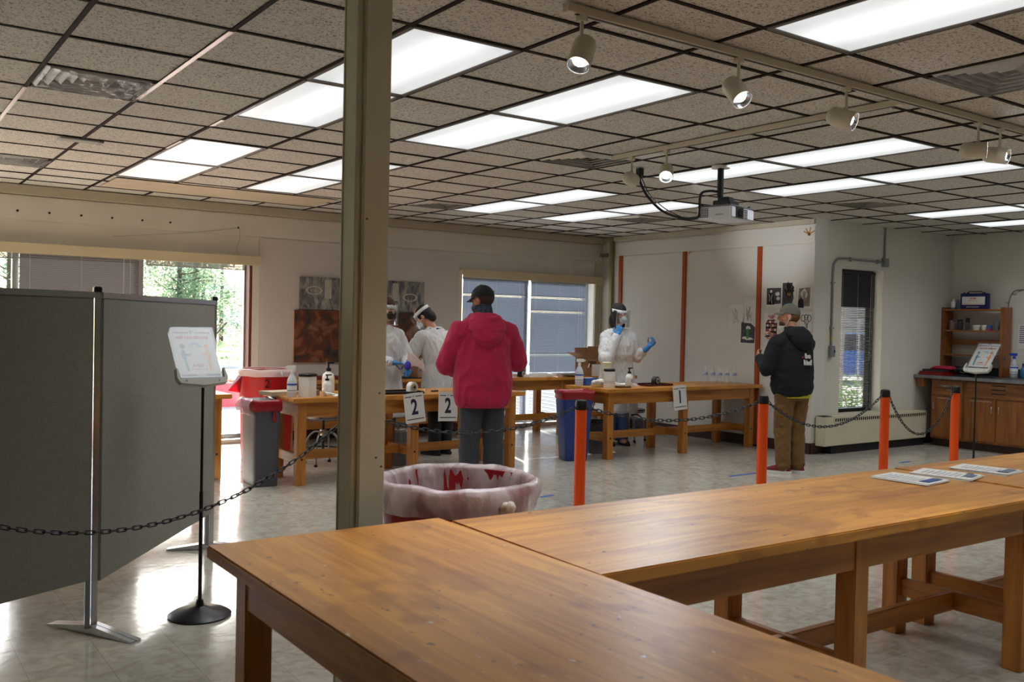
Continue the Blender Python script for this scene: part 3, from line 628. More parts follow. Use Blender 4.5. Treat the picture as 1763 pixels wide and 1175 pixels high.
# ------------------------------------------------------------------ column
cm = mat('column_cream', '#cfcdb8', .5, var=.07, vs=2.5, bump=.04, bs=30)
co = struct(bpy.data.objects.new('column', None)); COL.objects.link(co); co.location = (1.572, 3.18, 0); co['label'] = 'cream steel column in front of the red-lined bin'
obj('web', MB().box((-.063, -.05, 0), (.063, .05, H)), cm, co, bev=.003)
obj('flange', MB().box((-.040, -.072, 0), (.066, -.05, H)), cm, co, bev=.004)
obj('flange', MB().box((-.066, .05, 0), (.066, .062, H)), cm, co, bev=.003)
for z, x, c in ((.98, .03, '#4d2f24'), (.945, .052, '#4d3a34'), (1.86, -.025, '#8a4030'), (1.22, .04, '#5f7479')):
    obj('paint_speck', MB().ell((x, -.0725, z), (.005, .0012, .004)), mat('speck'+c, c, .6), co)
# ------------------------------------------------------------------ worktables
def table(label, x0, x1, y0, y1, h=.787, axis=0, rz=0, legs=3, bolts=True, inset=.07, group='wooden art room worktables', cat='table'):
    L, D = (x1-x0, y1-y0) if axis == 0 else (y1-y0, x1-x0)
    ang = rz + (0 if axis == 0 else PI/2)
    t = thing('worktable', label, cat, ((x0+x1)/2, (y0+y1)/2, 0), ang, group)
    obj('tabletop', MB().box((-L/2, -D/2, h-.042), (L/2, D/2, h)), oakT, t, bev=.005)
    a = inset; z0, z1 = h-.042-.13, h-.042; lw = .085
    lx = [-L/2+a+lw/2+(L-2*a-lw)*k/(legs-1) for k in range(legs)]; ly = D/2-a-lw/2
    for s in (-1, 1):
        for k in range(legs-1): obj('apron', B((lx[k]+lw/2, s*(ly+lw/2-.016)-.012, z0), (lx[k+1]-lw/2, s*(ly+lw/2-.016)+.012, z1)), oakX, t, bev=.002)
        obj('end_apron', B((s*(L/2-a-.016)-.012, -ly+lw/2, z0), (s*(L/2-a-.016)+.012, ly-lw/2, z1)), oakY, t, bev=.002)
    for x in lx:
        for s in (-1, 1):
            lg = obj('leg', B((x-lw/2, s*ly-lw/2, 0), (x+lw/2, s*ly+lw/2, z1)), oakZ, t, bev=.004)
            if bolts: obj('bolt', MB().cyl((x, s*(ly+lw/2-.001), .235), (x, s*(ly+lw/2+.002), .235), .011, seg=10), blackm, lg)
        obj('cross_rail', B((x-.018, -ly+lw/2, .19), (x+.018, ly-lw/2, .275)), oakY, t, bev=.003)
    for k in range(legs-1): obj('long_rail', B((lx[k]+.018, -.018, .19), (lx[k+1]-.018, .018, .275)), oakX, t, bev=.003)
    return t
t1 = table('wooden worktable with sign 1 standing against the side wall', 6.775, 9.335, 7.70, 8.46)
t2 = table('wooden worktable with two number 2 signs hanging on its front', 3.185, 5.70, 7.75, 8.50)
table('wooden worktable along the back wall under the paintings', 3.95, 6.5, 9.93, 10.69)
table('wooden worktable along the back wall in front of the blinds', 6.54, 9.1, 9.72, 10.48)
table('wooden worktable mostly hidden behind the display panels at the left', .55, 2.87, 8.42, 9.18)
ta = table('scuffed wooden worktable in the near foreground running toward the camera', .905, 1.735, .35, 2.87, axis=1)
tb = table('long wooden worktable behind the near one, right half of the foreground', 1.738, 4.36, 1.965, 2.79, rz=math.radians(-.9))
tb.location.y += -.005
tc_ = table('wooden worktable at the far right edge of the foreground', 4.392, 6.98, 1.93, 2.75, rz=math.radians(-.9))
# ------------------------------------------------------------------ folders of papers on the near table
phot = mat('print_photo', '#5b6478', .6, var=.5, vs=30); blueb = mat('print_blue', '#2b4a8c', .5)
def leaflet(label, x, y, rz, wid, hei, kind):
    t = thing('paper_stack', label, 'papers', (x, y, .787), rz, 'stacks of leaflets on the foreground table')
    for k in range(3):
        a = random.uniform(-.03, .03); obj('sheet', MB().cb((random.uniform(-.008, .008), random.uniform(-.008, .008), .002+k*.0035), (wid, hei, .003), M.Rotation(a, 4, 'Z')), papm, t)
    z = .0126
    tl = MB()
    for r in range(9): tl.cb((-.02+random.uniform(-.012, .012), hei*.36-r*.026, z), (wid*random.uniform(.45, .62), .006, .0006))
    to = obj('print_lines', tl, mat('print_grey', '#c0c0c8', .7), t); to['kind'] = 'stuff'
    obj('print_picture', MB().cb((wid*.02, -hei*.36, z+.0003), (wid*.7 if kind != 1 else wid*.4, hei*.16, .0008)), blueb if kind == 0 else phot, t)
    obj('print_picture', MB().cb((wid*.28 if kind != 2 else -wid*.2, hei*(-.30 if kind else -.36), z+.0007), (wid*.22, hei*.1, .001)), phot, t)
leaflet('stack of printed leaflets with a blue band, nearest of the three on the foreground table', 4.10, 2.50, math.radians(6), .215, .28, 0)
leaflet('stack of printed leaflets in the middle of the three on the foreground table', 4.40, 2.48, math.radians(12), .215, .28, 1)
leaflet('stack of printed leaflets, farthest right of the three on the foreground table', 4.74, 2.47, math.radians(9), .215, .28, 2)
# ------------------------------------------------------------------ bins
def bag_fn(amp, nf, z0): 
    def f(q, a, k):
        n_ = mnoise.noise(V((math.cos(a)*3, math.sin(a)*3, q.z*9)))*amp + mnoise.noise(V((math.cos(a)*nf, math.sin(a)*nf, q.z*14)))*amp*.6
        r = V((q.x, q.y, 0)); 
        if r.length > 1e-4: r = r.normalized()*n_
        return q + r + V((0, 0, mnoise.noise(V((a*2.3, q.z*5, 3)))*amp*.8))
    return f
bagclear = mat('clear_bag', '#fbf1f3', .3, trn=.36, trl=.25, bump=.9, bs=22, trnoise=(7, (1, 1, .35)))
nd = thing('drum', 'large red round bin lined with a translucent white bag behind the foreground table', 'bin', (2.035, 3.235, 0))
obj('body', MB().lathe([(.245, 0), (.25, .02), (.30, .80), (.325, .815), (.325, .845), (.305, .845), (.295, .80), (.24, .03), (.01, .03)], 48), redpl, nd, smooth=True)
bg = MB().lathe([(.20, .3), (.255, .45), (.275, .6), (.282, .72), (.288, .80), (.298, .842), (.318, .862), (.338, .850), (.343, .82), (.338, .79), (.332, .765), (.328, .745)], 160, None, False, bag_fn(.016, 18, 0))
obj('bag_liner', bg, bagclear, nd, smooth=True, ang=180)
obj('bag_knot', MB().lathe([(.004, 0), (.02, .01), (.028, .03), (.016, .055), (.03, .075), (.01, .09)], 16, frame((.0, -.335, .785), (1, 0, 0), (0, -1, .25)) @ M.Scale(.75, 4), True, bag_fn(.004, 5, 0)), mat('knot_white', '#e9e0d2', .5), nd, smooth=True)
rd = thing('drum', 'red round bin marked 2 with a white bag rim by the left window', 'bin', (3.66, 9.65, 0))
obj('body', MB().lathe([(.25, 0), (.255, .03), (.275, .60), (.285, .62), (.29, .90), (.30, .915), (.30, .945), (.28, .945), (.26, .6), (.02, .05)], 40), mat('red_glow_plastic', '#c2161c', .35, trl=.35), rd, smooth=True)
obj('bag_rim', MB().lathe([(.27, .93), (.295, .952), (.308, .945), (.312, .91), (.309, .875)], 60, None, False, bag_fn(.008, 7, 0)), mat('bag_white', '#f0dede', .3, trl=.3, trn=.15), rd, smooth=True, ang=180)
obj('bag_corner', MB().add([(-.29, -.06, .88), (-.30, .05, .88), (-.42, .0, .72), (-.30, -.04, .70)], [(0, 1, 2, 3), (0, 3, 2, 1)]), redbag, rd)
text('number_mark', '2', .12, blackm, rd, frame((-.10, -.275, .80), (.94, -.34, 0), (-.34, -.94, 0)), ext=.002)
gc = thing('waste_bin', 'tall slim grey bin with a red bag folded over its rim', 'bin', (3.03, 8.12, 0), math.radians(-4))
gcm = mat('grey_plastic', '#4c4f54', .4)
obj('body', MB().loft([(0, 0, 0, .108, .185), (0, 0, .01, .11, .19), (0, 0, .68, .122, .212), (0, 0, .69, .13, .22), (0, 0, .755, .13, .22)], 40, None, 9), gcm, gc, smooth=True, ang=30)
obj('handle', MB().cb((.135, .0, .60), (.03, .16, .10)), gcm, gc, bev=.01)
bl = MB(); rg = [(0, 0, .668, .137, .228), (0, 0, .70, .14, .233), (0, 0, .75, .139, .230), (0, 0, .768, .133, .224), (0, 0, .755, .12, .208), (0, 0, .70, .11, .2), (0, 0, .55, .10, .19)]
bl.loft(rg, 72, None, 8); bl.f = bl.f[:-2]
bl.v = [v+V((mnoise.noise(v*22)*.007, mnoise.noise(v*22+V((9, 0, 0)))*.007, mnoise.noise(v*11)*.012)) for v in bl.v]
obj('bag_liner', bl, redbag, gc, smooth=True, ang=180)
obj('bag_tail', MB().lathe([(.01, 0), (.02, .02), (.012, .06), (.008, .11)], 10, T(.05, -.236, .575) @ M.Rotation(.1, 4, 'X'), True, bag_fn(.004, 5, 0)), redbag, gc, smooth=True)
fl = MB(); pts_ = []
for a in range(9):
    for b in range(5): fl_ = V((-.14-.02*b/4, -.22+.40*a/8, .775-.035*b)); pts_.append(fl_+V((-.03*math.sin(b*.8)+mnoise.noise(fl_*30)*.015, 0, mnoise.noise(fl_*25)*.02)))
fl.add(pts_, [(a*5+b, a*5+b+1, a*5+b+6, a*5+b+5) for a in range(8) for b in range(4)])
obj('bag_flap', fl, mat('bag_shiny', '#b98a98', .15, trn=.3, trl=.2), gc, smooth=True, ang=180)
bb = thing('waste_bin', 'square blue bin with a red bag over its rim left of table 1', 'bin', (6.53, 7.98, 0), math.radians(-20))
obj('body', MB().loft([(0, 0, 0, .125, .125), (0, 0, .01, .13, .13), (0, 0, .70, .172, .172), (0, 0, .74, .178, .178)], 40, None, 9), mat('blue_plastic', '#123a86', .4), bb, smooth=True, ang=30)
bl = MB(); bl.loft([(0, 0, .672, .180, .180), (0, 0, .69, .188, .188), (0, 0, .715, .183, .183), (0, 0, .735, .192, .192), (0, 0, .762, .19, .19), (0, 0, .768, .178, .178), (0, 0, .74, .165, .165), (0, 0, .6, .15, .15)], 80, None, 7); bl.f = bl.f[:-2]
bl.v = [v+V((mnoise.noise(v*20)*.007, mnoise.noise(v*20+V((9, 0, 0)))*.007, mnoise.noise(v*9)*.010)) for v in bl.v]
obj('bag_liner', bl, redbag, bb, smooth=True, ang=180)
sb = thing('steel_bin', 'round steel bin on the floor behind table 2', 'bin', (4.64, 8.56, 0))
obj('body', MB().lathe([(.115, 0), (.118, .01), (.135, .40), (.142, .41), (.142, .425), (.13, .425), (.11, .03), (.01, .03)], 32), steel, sb, smooth=True)
obj('shiny_band', MB().lathe([(.1365, .35), (.1395, .36), (.1405, .405), (.1385, .41)], 32, None, False), chrome, sb, smooth=True)
obj('handle', MB().tube([(.13, .0, .36), (.16, .02, .33), (.16, -.02, .3), (.13, 0, .28)], .006, 6), steel, sb)
gb = thing('waste_bin', 'dark grey round bin under the left end of table 1', 'bin', (7.12, 8.27, 0)); obj('body', MB().lathe([(.10, 0), (.125, .36), (.13, .37), (.12, .37), (.09, .02), (.01, .02)], 28), gcm, gb, smooth=True); obj('rim', MB().lathe([(.125, .355), (.136, .36), (.136, .378), (.122, .378)], 28, None, False), blackm, gb)
# ------------------------------------------------------------------ chain barrier
orm = mat('orange_post', '#ee520e', .35, spec=.5); chm = mat('chain_black', '#0c0d10', .35)
PO = [(2.225, 4.54, 'hidden behind the cream column'), (3.624, 4.36, 'standing in front of the blue bin'), (5.114, 4.21, 'standing in front of the man in the dark hoodie'), (6.605, 4.25, 'standing in front of the white heater'), (7.693, 4.29, 'farthest right, in front of the cabinets'), (-.2, 4.10, 'outside the left edge of the view')]
for x, y, lab in PO:
    t = thing('barrier_post', 'orange barrier post with black cap ' + lab, 'post', (x, y, 0), .5)
    obj('tube', MB().cyl((0, 0, .02), (0, 0, .99), .035, seg=28), orm, t, smooth=True)
    obj('cap', MB().lathe([(.037, .975), (.0375, 1.01), (.032, 1.03), (.012, 1.036), (.001, 1.036)], 28), blackm, t, smooth=True)
    for s in (-1, 1): obj('hook', MB().tube([(s*.03, 0, 1.0), (s*.05, 0, 1.0), (s*.052, 0, .985), (s*.044, 0, .98)], .005, 6), blackm, t)
    obj('base', MB().lathe([(.17, 0), (.17, .015), (.14, .03), (.05, .04), (.04, .05)], 32), blackr, t, smooth=True)
lk = []; hl, hw = .0115, .0085
for k in range(20):
    a = 2*PI*k/20; c_, s_ = math.cos(a), math.sin(a); lk.append((hw*c_, 0, hw*s_ + (hl if s_ > 0 else -hl)))
lme = MB().tube(lk, .0032, 6, closed=True).mesh('link', 0, True, 180); lme.materials.append(chm)
def chain(a, b, sag, label):
    a, b = V(a), V(b); t = thing('chain', label, 'chain', tuple((a+b)/2), 0); n_ = 400; P_ = []
    for i in range(n_+1):
        s = i/n_; p = a.lerp(b, s); p.z -= sag*4*s*(1-s); P_.append(p)
    d = 0; pos = []; pitch = .0345; nxt = pitch/2
    for i in range(n_):
        L = (P_[i+1]-P_[i]).length
        while d+L >= nxt: f = (nxt-d)/L; pos.append((P_[i].lerp(P_[i+1], f), (P_[i+1]-P_[i]).normalized())); nxt += pitch
        d += L
    mid = (a+b)/2; side = (b-a).cross(V((0, 0, 1))).normalized()
    for i, (p, tg_) in enumerate(pos):
        z = tg_; nrm = side if i % 2 == 0 else tg_.cross(side).normalized()
        nrm = (Matrix_rot(tg_, random.uniform(-.35, .35)) @ nrm); x = nrm.cross(z).normalized()
        q = M.Identity(4)
        for r in range(3): q[r][0] = x[r]; q[r][1] = nrm[r]; q[r][2] = z[r]*1.12
        q.translation = p-mid
        o = bpy.data.objects.new('link', lme); COL.objects.link(o); o.parent = t; o.matrix_local = q
def Matrix_rot(ax, an): return M.Rotation(an, 3, ax)
def ends(i, j, z=.985):
    a, b = V((*PO[i][:2], z)), V((*PO[j][:2], z)); d = (b-a).normalized()*.05; return a+d, b-d
for i, j, sag, lab in ((0, 1, .125, 'black plastic chain hanging between the cream column and the first orange post'), (1, 2, .10, 'black plastic chain hanging in front of table 1'), (2, 3, .205, 'black plastic chain hanging in front of the man in the dark hoodie'), (3, 4, .33, 'short deeply sagging black chain between the two right orange posts'), (5, 0, .44, 'long black plastic chain sagging in front of the grey display panels')):
    A_, B_ = ends(i, j); chain(A_, B_, sag, lab)
# ------------------------------------------------------------------ grey display panels
fab = mat('panel_fabric', '#85847b', .95, var=.08, vs=60, bump=.35, bs=300)
dp = thing('display_panel', 'grey fabric folding display panel on chrome posts at the left', 'display panel', (.946, 4.661, 0))
def ppanel(p0, p1, z0, z1, name='fabric_panel'):
    p0, p1 = V((*p0, 0)), V((*p1, 0)); d = p1-p0; L = d.length; an = math.atan2(d.y, d.x); q = M.Translation(p0) @ M.Rotation(an, 4, 'Z')
    o = obj(name, MB().box((.03, -.016, z0), (L-.03, .016, z1), q), fab, dp, bev=.004)
    obj('top_rail', MB().box((.02, -.02, z1), (L-.02, .02, z1+.028), q), chrome, dp, bev=.003)
    return o
E1 = (1.911-.946, 5.98-4.661); E2 = (-.90, -.44)
ppanel((0, 0), E1, .235, 1.565); ppanel((0, 0), E2, .255, 1.565)
for (x, y), fd in (((0, 0), (.5, -.87)), (E1, (.9, -.4)), (E2, (.3, -.95))):
    po = obj('post', MB().cb((x, y, .81), (.028, .04, 1.58), None), chrome, dp, bev=.004)
    obj('post', MB().cb((x-.03, y-.012, .80), (.022, .036, 1.54)), greym, dp, bev=.003)
    obj('post_cap', MB().cb((x, y, 1.603), (.035, .045, .03)), blackm, dp, bev=.004)
    for s in (-1, 1):
        for off in (-.016, .016):
            f = V((fd[0], fd[1], 0))*s; sd_ = V((-fd[1], fd[0], 0))*off; c0 = V((x, y, .045))+sd_; c1 = c0+f*.27; c1.z = .008
            fo = MB(); wv = V((-fd[1], fd[0], 0)).normalized()*.014
            fo.add([c0-wv, c0+wv, c1+wv, c1-wv, c0-wv-V((0, 0, .04)), c0+wv-V((0, 0, .04)), c1+wv-V((0, 0, .008)), c1-wv-V((0, 0, .008))], [(0,1,2,3),(7,6,5,4),(0,4,5,1),(1,5,6,2),(2,6,7,3),(3,7,4,0)])
            obj('foot', fo, chrome, dp)
# ------------------------------------------------------------------ KEEP YOUR DISTANCE sign stands
teal = mat('sign_teal', '#2c7f97', .6); peach = mat('sign_orange', '#e8964e', .6); sred = mat('sign_red', '#d2553f', .6); cloud = mat('sign_cloud', '#9db7d6', .6)
acr = glass('acrylic', (.97, .98, .99), .06); holderm = mat('holder_grey', '#b9b7ad', .45); polem = mat('pole_black', '#0e0f12', .35)
def sign_stand(x, y, az, tilt, hz, label):
    t = thing('sign_stand', label, 'sign', (x, y, 0))
    obj('base', MB().lathe([(.15, 0), (.152, .008), (.13, .022), (.06, .034), (.022, .05), (.016, .08)], 40), polem, t, smooth=True)
    obj('pole', MB().cyl((0, 0, .04), (0, 0, .62), .0095, seg=14).cyl((0, 0, .6), (0, 0, hz), .007, seg=14), polem, t, smooth=True)
    ax = V((math.cos(az), math.sin(az), 0)); hn = V((math.sin(az), -math.cos(az), 0)); n = hn*math.cos(tilt)+V((0, 0, math.sin(tilt)))
    q = frame((0, 0, hz), ax, n)                          # sheet: x across, y up the slope
    pr = [(-.128, .075), (-.135, .02), (-.12, -.012), (0, -.028), (.12, -.012), (.135, .02), (.128, .075), (.118, .075), (.112, .02), (-.112, .02), (-.118, .075)]
    obj('holder', MB().prism(pr, -.012, .014, q).box((-.115, -.005, -.012), (.115, .08, -.004), q), holderm, t, bev=.003)
    for sx in (-.085, .085): obj('screw', MB().cyl(q @ V((sx, .004, .014)), q @ V((sx, .004, .017)), .005, seg=8), greym, t)
    obj('acrylic_sheet', MB().box((-.122, .018, .004), (.122, .315, .0052), q), acr, t)
    sh = obj('paper_sheet', MB().box((-.108, .028, -.001), (.108, .307, .0015), q), papm, t)
    zf = .0018; g = lambda m_: obj('print', m_, inkm, sh)
    def flat(name, poly, m_): return obj(name, MB().prism(poly, .0016, .0022, q), m_, t)
    def disc(cx, cy, rx, ry=None, n_=20, a0=0, a1=2*PI): ry = ry or rx; return [(cx+rx*math.cos(a0+(a1-a0)*i/n_), cy+ry*math.sin(a0+(a1-a0)*i/n_)) for i in range(n_ if a1-a0 > 6.2 else n_+1)]
    rect = lambda x0, y0, x1, y1: [(x0, y0), (x1, y0), (x1, y1), (x0, y1)]
    flat('title_bar', rect(-.095, .280, -.015, .287), inkm); text('title_text', 'P', .030, inkm, t, q @ T(0, .283, .0022)); 
    for k in range(9): flat('title_dash', rect(.022+k*.0088, .281, .0285+k*.0088, .2865), inkm)
    text('heading', 'KEEP YOUR DISTANCE', .0205, sred, t, q @ T(0, .254, .0022), fat=.0006, sx=.80)
    text('distance_text', '6 FEET', .020, sred, t, q @ T(0, .092, .0022), fat=.0004)
    flat('arrow', [(-.045, .072), (-.036, .077), (-.036, .0735), (.036, .0735), (.036, .077), (.045, .072), (.036, .067), (.036, .0705), (-.036, .0705), (-.036, .067)], sred)
    flat('bottom_bar', rect(-.1, .033, .1, .044), inkm)
    text('bottom_text', 'THANK YOU', .008, papm, t, q @ T(0, .0385, .0024))
    for sx, m_ in ((-1, teal), (1, peach)):
        X = lambda p: [(sx*a, b) for a, b in p] if sx > 0 else [(sx*a, b) for a, b in reversed(p)]
        flat('figure_head', disc(sx*.062, .203, .0125, .0145), m_)
        flat('figure_body', X([(.066, .182), (.074, .172), (.076, .15), (.070, .12), (.064, .06), (.052, .06), (.056, .12), (.052, .15), (.054, .176), (.059, .183)]), m_)
        flat('figure_arm', X([(.058, .168), (.052, .160), (.036, .158), (.026, .164), (.026, .158), (.036, .150), (.054, .150)]), m_)
    oc = disc(0, .196, .036, .030, 16, .1, 2.4); flat('cloud_arc', oc+list(reversed(disc(-.004, .190, .026, .022, 16, .3, 2.2))), cloud)
    for k in (-1, 0, 1): flat('cloud_dot', disc(k*.009-.004, .196, .0018, n_=10), cloud)
sign_stand(1.44, 4.66, math.radians(8), math.radians(32), 1.165, 'KEEP YOUR DISTANCE sign on a thin black stand beside the display panels')
sign_stand(8.36, 4.475, math.radians(-97), math.radians(37), 1.145, 'KEEP YOUR DISTANCE sign on a thin black stand before the cabinets at the right')
# ------------------------------------------------------------------ people
def remesh(name, mb, vox, smooth=3, fold=0, fs=9, seed=0, fstretch=(1, 1, 1), dec=0):
    me = mb.mesh(name); o = bpy.data.objects.new(name, me); COL.objects.link(o)
    a = o.modifiers.new('r', 'REMESH'); a.mode = 'VOXEL'; a.voxel_size = vox
    if smooth: b = o.modifiers.new('s', 'SMOOTH'); b.iterations = smooth; b.factor = .5
    dg = bpy.context.evaluated_depsgraph_get(); dg.update()
    ev = o.evaluated_get(dg); m2 = bpy.data.meshes.new_from_object(ev); bpy.data.objects.remove(o); bpy.data.meshes.remove(me)
    if fold:
        off = V((seed*7.1, seed*3.3, seed))
        nr = [v.normal.copy() for v in m2.vertices]
        for v, n_ in zip(m2.vertices, nr):
            c = V((v.co.x*fs*fstretch[0], v.co.y*fs*fstretch[1], v.co.z*fs*fstretch[2]))+off
            k = mnoise.noise(c); k2 = 1-abs(mnoise.noise(c*1.9+V((5, 5, 5))))*2
            v.co += n_*fold*(k*.6+k2*.5)
    for f in m2.polygons: f.use_smooth = True
    m2.name = name; return m2
def cut(me, co, no):
    bm = bmesh.new(); bm.from_mesh(me); bmesh.ops.bisect_plane(bm, geom=list(bm.verts)+list(bm.edges)+list(bm.faces), plane_co=co, plane_no=no, clear_outer=True)
    bm.to_mesh(me); bm.free(); return me
def hand(mb, w, d, n, side, curl, L=.18, spread=1.0, thumb=.7):
    """w wrist, d forearm direction, n palm normal; fingers curl towards n"""
    d = V(d).normalized(); n = (V(n)-V(n).dot(d)*d).normalized(); s = d.cross(n).normalized()*side; k = L/.18
    w = V(w); pc = w+d*.05*k
    for a in (-.026, -.009, .009, .026): mb.caps(w+s*a*.55*k, w+d*.088*k+s*a*k, .0155*k, .0125*k, 8)
    for i, (a, fl) in enumerate(((-.030, .062), (-.010, .078), (.010, .084), (.030, .076))):
        p = w+d*.088*k+s*a*k; ang = 0; q = p
        for j in range(3):
            ang += curl*(.55 if j == 0 else .8); dirn = d*math.cos(ang)+n*math.sin(ang)+s*(a*1.2*spread if j == 0 else 0); seg = fl*k*(.45, .32, .25)[j]
            q2 = q+dirn.normalized()*seg; mb.caps(q, q2, (.0095, .0088, .008)[j]*k, (.0088, .008, .0068)[j]*k, 8); q = q2
    t0 = w+d*.025*k+s*.026*k; t1 = t0+(d*.5+s*.75+n*.35).normalized()*.04*k; t2 = t1+(d*.8+s*(.5-thumb*.5)+n*thumb).normalized()*.032*k; t3 = t2+(d*.9+n*thumb-s*.2).normalized()*.024*k
    mb.caps(t0, t1, .0135*k, .011*k, 8); mb.caps(t1, t2, .011*k, .0095*k, 8); mb.caps(t2, t3, .0095*k, .008*k, 8)
def head(mb, q, face=True):
    def e(c, r): mb.ell(c, r, q)
    e((0, -.01, .055), (.077, .096, .092)); e((0, .018, .0), (.062, .075, .085)); e((0, .045, -.055), (.045, .045, .042)); e((0, .075, -.07), (.02, .018, .016))
    mb.caps(q @ V((0, .088, .03)), q @ V((0, .108, -.005)), .010, .015, 8)          # nose
    for s in (-1, 1):
        e((s*.078, -.008, .005), (.010, .020, .032)); e((s*.033, .072, .045), (.024, .014, .010)); e((s*.04, .062, -.01), (.022, .020, .018))
    e((0, .088, -.035), (.022, .010, .006)); e((0, .086, -.046), (.020, .010, .007))
def Hm(c, yaw_=0, pitch=0, rollh=0): return M.Translation(V(c)) @ M.Rotation(yaw_, 4, 'Z') @ M.Rotation(pitch, 4, 'X') @ M.Rotation(rollh, 4, 'Y')
skin_l = mat('skin_fair', '#c08a70', .5, var=.06, vs=20); skin_t = mat('skin_tan', '#9a6248', .5, var=.06, vs=20)
eyew = mat('eye_white', '#e8e4de', .25); eyed = mat('eye_dark', '#20140e', .2)
def eyes(t, q):
    for s in (-1, 1):
        o = obj('eye', MB().ell((s*.033, .083, .027), (.013, .009, .008), q), eyew, t, smooth=True); obj('pupil', MB().ell((s*.033, .0895, .027), (.006, .004, .006), q), eyed, o, smooth=True)
def arm(mb, S, E_, W, r=(.055, .046, .042, .03)):
    mb.caps(S, E_, r[0], r[1]); mb.caps(E_, W, r[2], r[3])
def person(label, loc, hv, s=1.0, group=None):
    t = thing('person', label, 'person', loc, math.atan2(-hv[0], hv[1]), group); t.scale = (s, s, s); return t
glove = mat('blue_glove', '#2f7fc4', .45, bump=.2, bs=60)
gownm = mat('gown_nonwoven', '#f0f3f4', .8, trl=.35, bump=.25, bs=120)
shieldm = glass('face_shield_film', (.93, .95, .96), .05, .22); bandw = mat('shield_band', '#e9ebec', .6)
def leg(mb, h, k, a, r=(.085, .058, .055, .040)): mb.caps(h, k, r[0], r[1]); mb.caps(k, a, r[2], r[3])
def shoe(name, t, ankle, yaw_, m_, solem, L=.27):
    q = M.Translation((ankle[0], ankle[1], 0)) @ M.Rotation(yaw_, 4, 'Z')
    up = MB(); up.loft([(0, .05, .028, .044, L*.5), (0, .05, .05, .043, L*.47), (0, .015, .075, .038, L*.33), (0, -.03, .10, .036, .06)], 24, q, 2.4)
    o = link(name, up.mesh(name, 0, True, 60), m_, t)
    so = MB().loft([(0, .05, 0, .046, L*.51), (0, .05, .012, .049, L*.53), (0, .05, .03, .047, L*.515)], 28, q, 2.6); link('sole', so.mesh('sole', 0, True, 50), solem, o)
    la = MB()
    for k in range(4): la.tube([q @ V((-.024, .03+.028*k, .083-.009*k)), q @ V((0, .034+.028*k, .092-.009*k)), q @ V((.024, .03+.028*k, .083-.009*k))], .003, 5)
    link('laces', la.mesh('laces'), blackr, o); return o
def fabric(name, c, sheen=.08, **k): return mat(name, c, .9, sheen=sheen, bump=.25, bs=220, **k)
# --- man in the magenta hoodie, seen from behind
p1 = person('man in a magenta hoodie, grey trousers and black cap seen from behind at table 2', (4.38, 6.57, 0), (.30, .95), 1.0)
h1 = Hm((.0, .045, 1.655), math.radians(38), math.radians(-14))
bd = MB(); head(bd, h1); bd.caps((0, .0, 1.48), (0, .03, 1.60), .062, .056); bd.loft([(0, 0, .88, .15, .10), (0, 0, 1.1, .15, .10), (0, 0, 1.35, .19, .11), (0, 0, 1.5, .07, .06)])
SL, EL, WL = (-.195, .0, 1.41), (-.30, .10, 1.14), (-.17, .35, 1.06); SR, ER, WR = (.195, .0, 1.41), (.315, .04, 1.16), (.12, .34, 1.10)
arm(bd, SL, EL, WL, (.045, .04, .038, .027)); arm(bd, SR, ER, WR, (.045, .04, .038, .027))
hand(bd, WL, (.55, .8, .05), (.2, -.1, .9), 1, .7); hand(bd, WR, (-.6, .75, .05), (-.2, -.2, .9), -1, .7)
for s in (-1, 1): leg(bd, (s*.09, 0, .90), (s*.10, .02, .49), (s*.11, -.01, .09)); bd.ell((s*.11, .05, .045), (.04, .11, .04))
link('body', remesh('body', bd, .0085, 2), skin_t, p1); eyes(p1, h1)
hd = MB(); hd.loft([(0, 0, .79, .195, .150), (0, 0, .81, .215, .168), (0, 0, .87, .235, .185), (0, 0, 1.0, .238, .185), (0, 0, 1.18, .232, .175), (0, 0, 1.32, .225, .165), (0, 0, 1.41, .205, .15), (0, 0, 1.47, .13, .11), (0, .01, 1.52, .085, .085)], 36, None, 2.3)
for S_, E_, W_ in ((SL, EL, WL), (SR, ER, WR)): hd.caps(S_, E_, .095, .088); hd.caps(E_, W_, .083, .052); hd.ell(W_, (.05, .05, .05))
hk = MB(); hk.loft([(-.02, -.15, 1.275, .02, .02), (-.015, -.155, 1.30, .07, .038), (-.01, -.14, 1.36, .125, .065), (-.005, -.10, 1.43, .165, .09), (0, -.055, 1.49, .16, .105), (0, -.02, 1.535, .128, .108), (0, 0, 1.565, .104, .098)], 32)
for s in (-1, 1): hd.caps((s*.06, -.01, 1.47), (s*.185, -.005, 1.40), .085, .098)
hd.tube([(.115*math.cos(a), -.02+.105*math.sin(a), 1.525+.018*math.sin(a*1)) for a in [2*PI*i/20 for i in range(20)]], .024, 10, True)
mag = fabric('magenta_fleece', '#a8123f', var=.10, vs=14)
ho = link('hoodie', remesh('hoodie', hd, .011, 3, .026, 6, 1, (1.2, 1.2, .55)), mag, p1)
link('hood', remesh('hood', hk, .010, 2, .012, 9, 31, (1, 1, 1.4)), mag, ho)
cf = MB(); cf.loft([(0, 0, .775, .188, .147), (0, 0, .785, .20, .156), (0, 0, .83, .205, .160), (0, 0, .84, .195, .150)], 40, None, 2.3); ho2 = link('hem_rib', cf.mesh('hem_rib', 0, True, 60), mag, ho)
for W_, E_ in ((WL, EL), (WR, ER)):
    d_ = (V(W_)-V(E_)).normalized(); link('cuff', MB().cyl(V(W_)-d_*.03, V(W_)+d_*.035, .050, .043, 20).mesh('cuff', 0, True), mag, ho)
tr_ = MB(); tr_.loft([(0, 0, .80, .165, .125), (0, -.01, .90, .175, .145), (0, 0, .98, .165, .12)], 30)
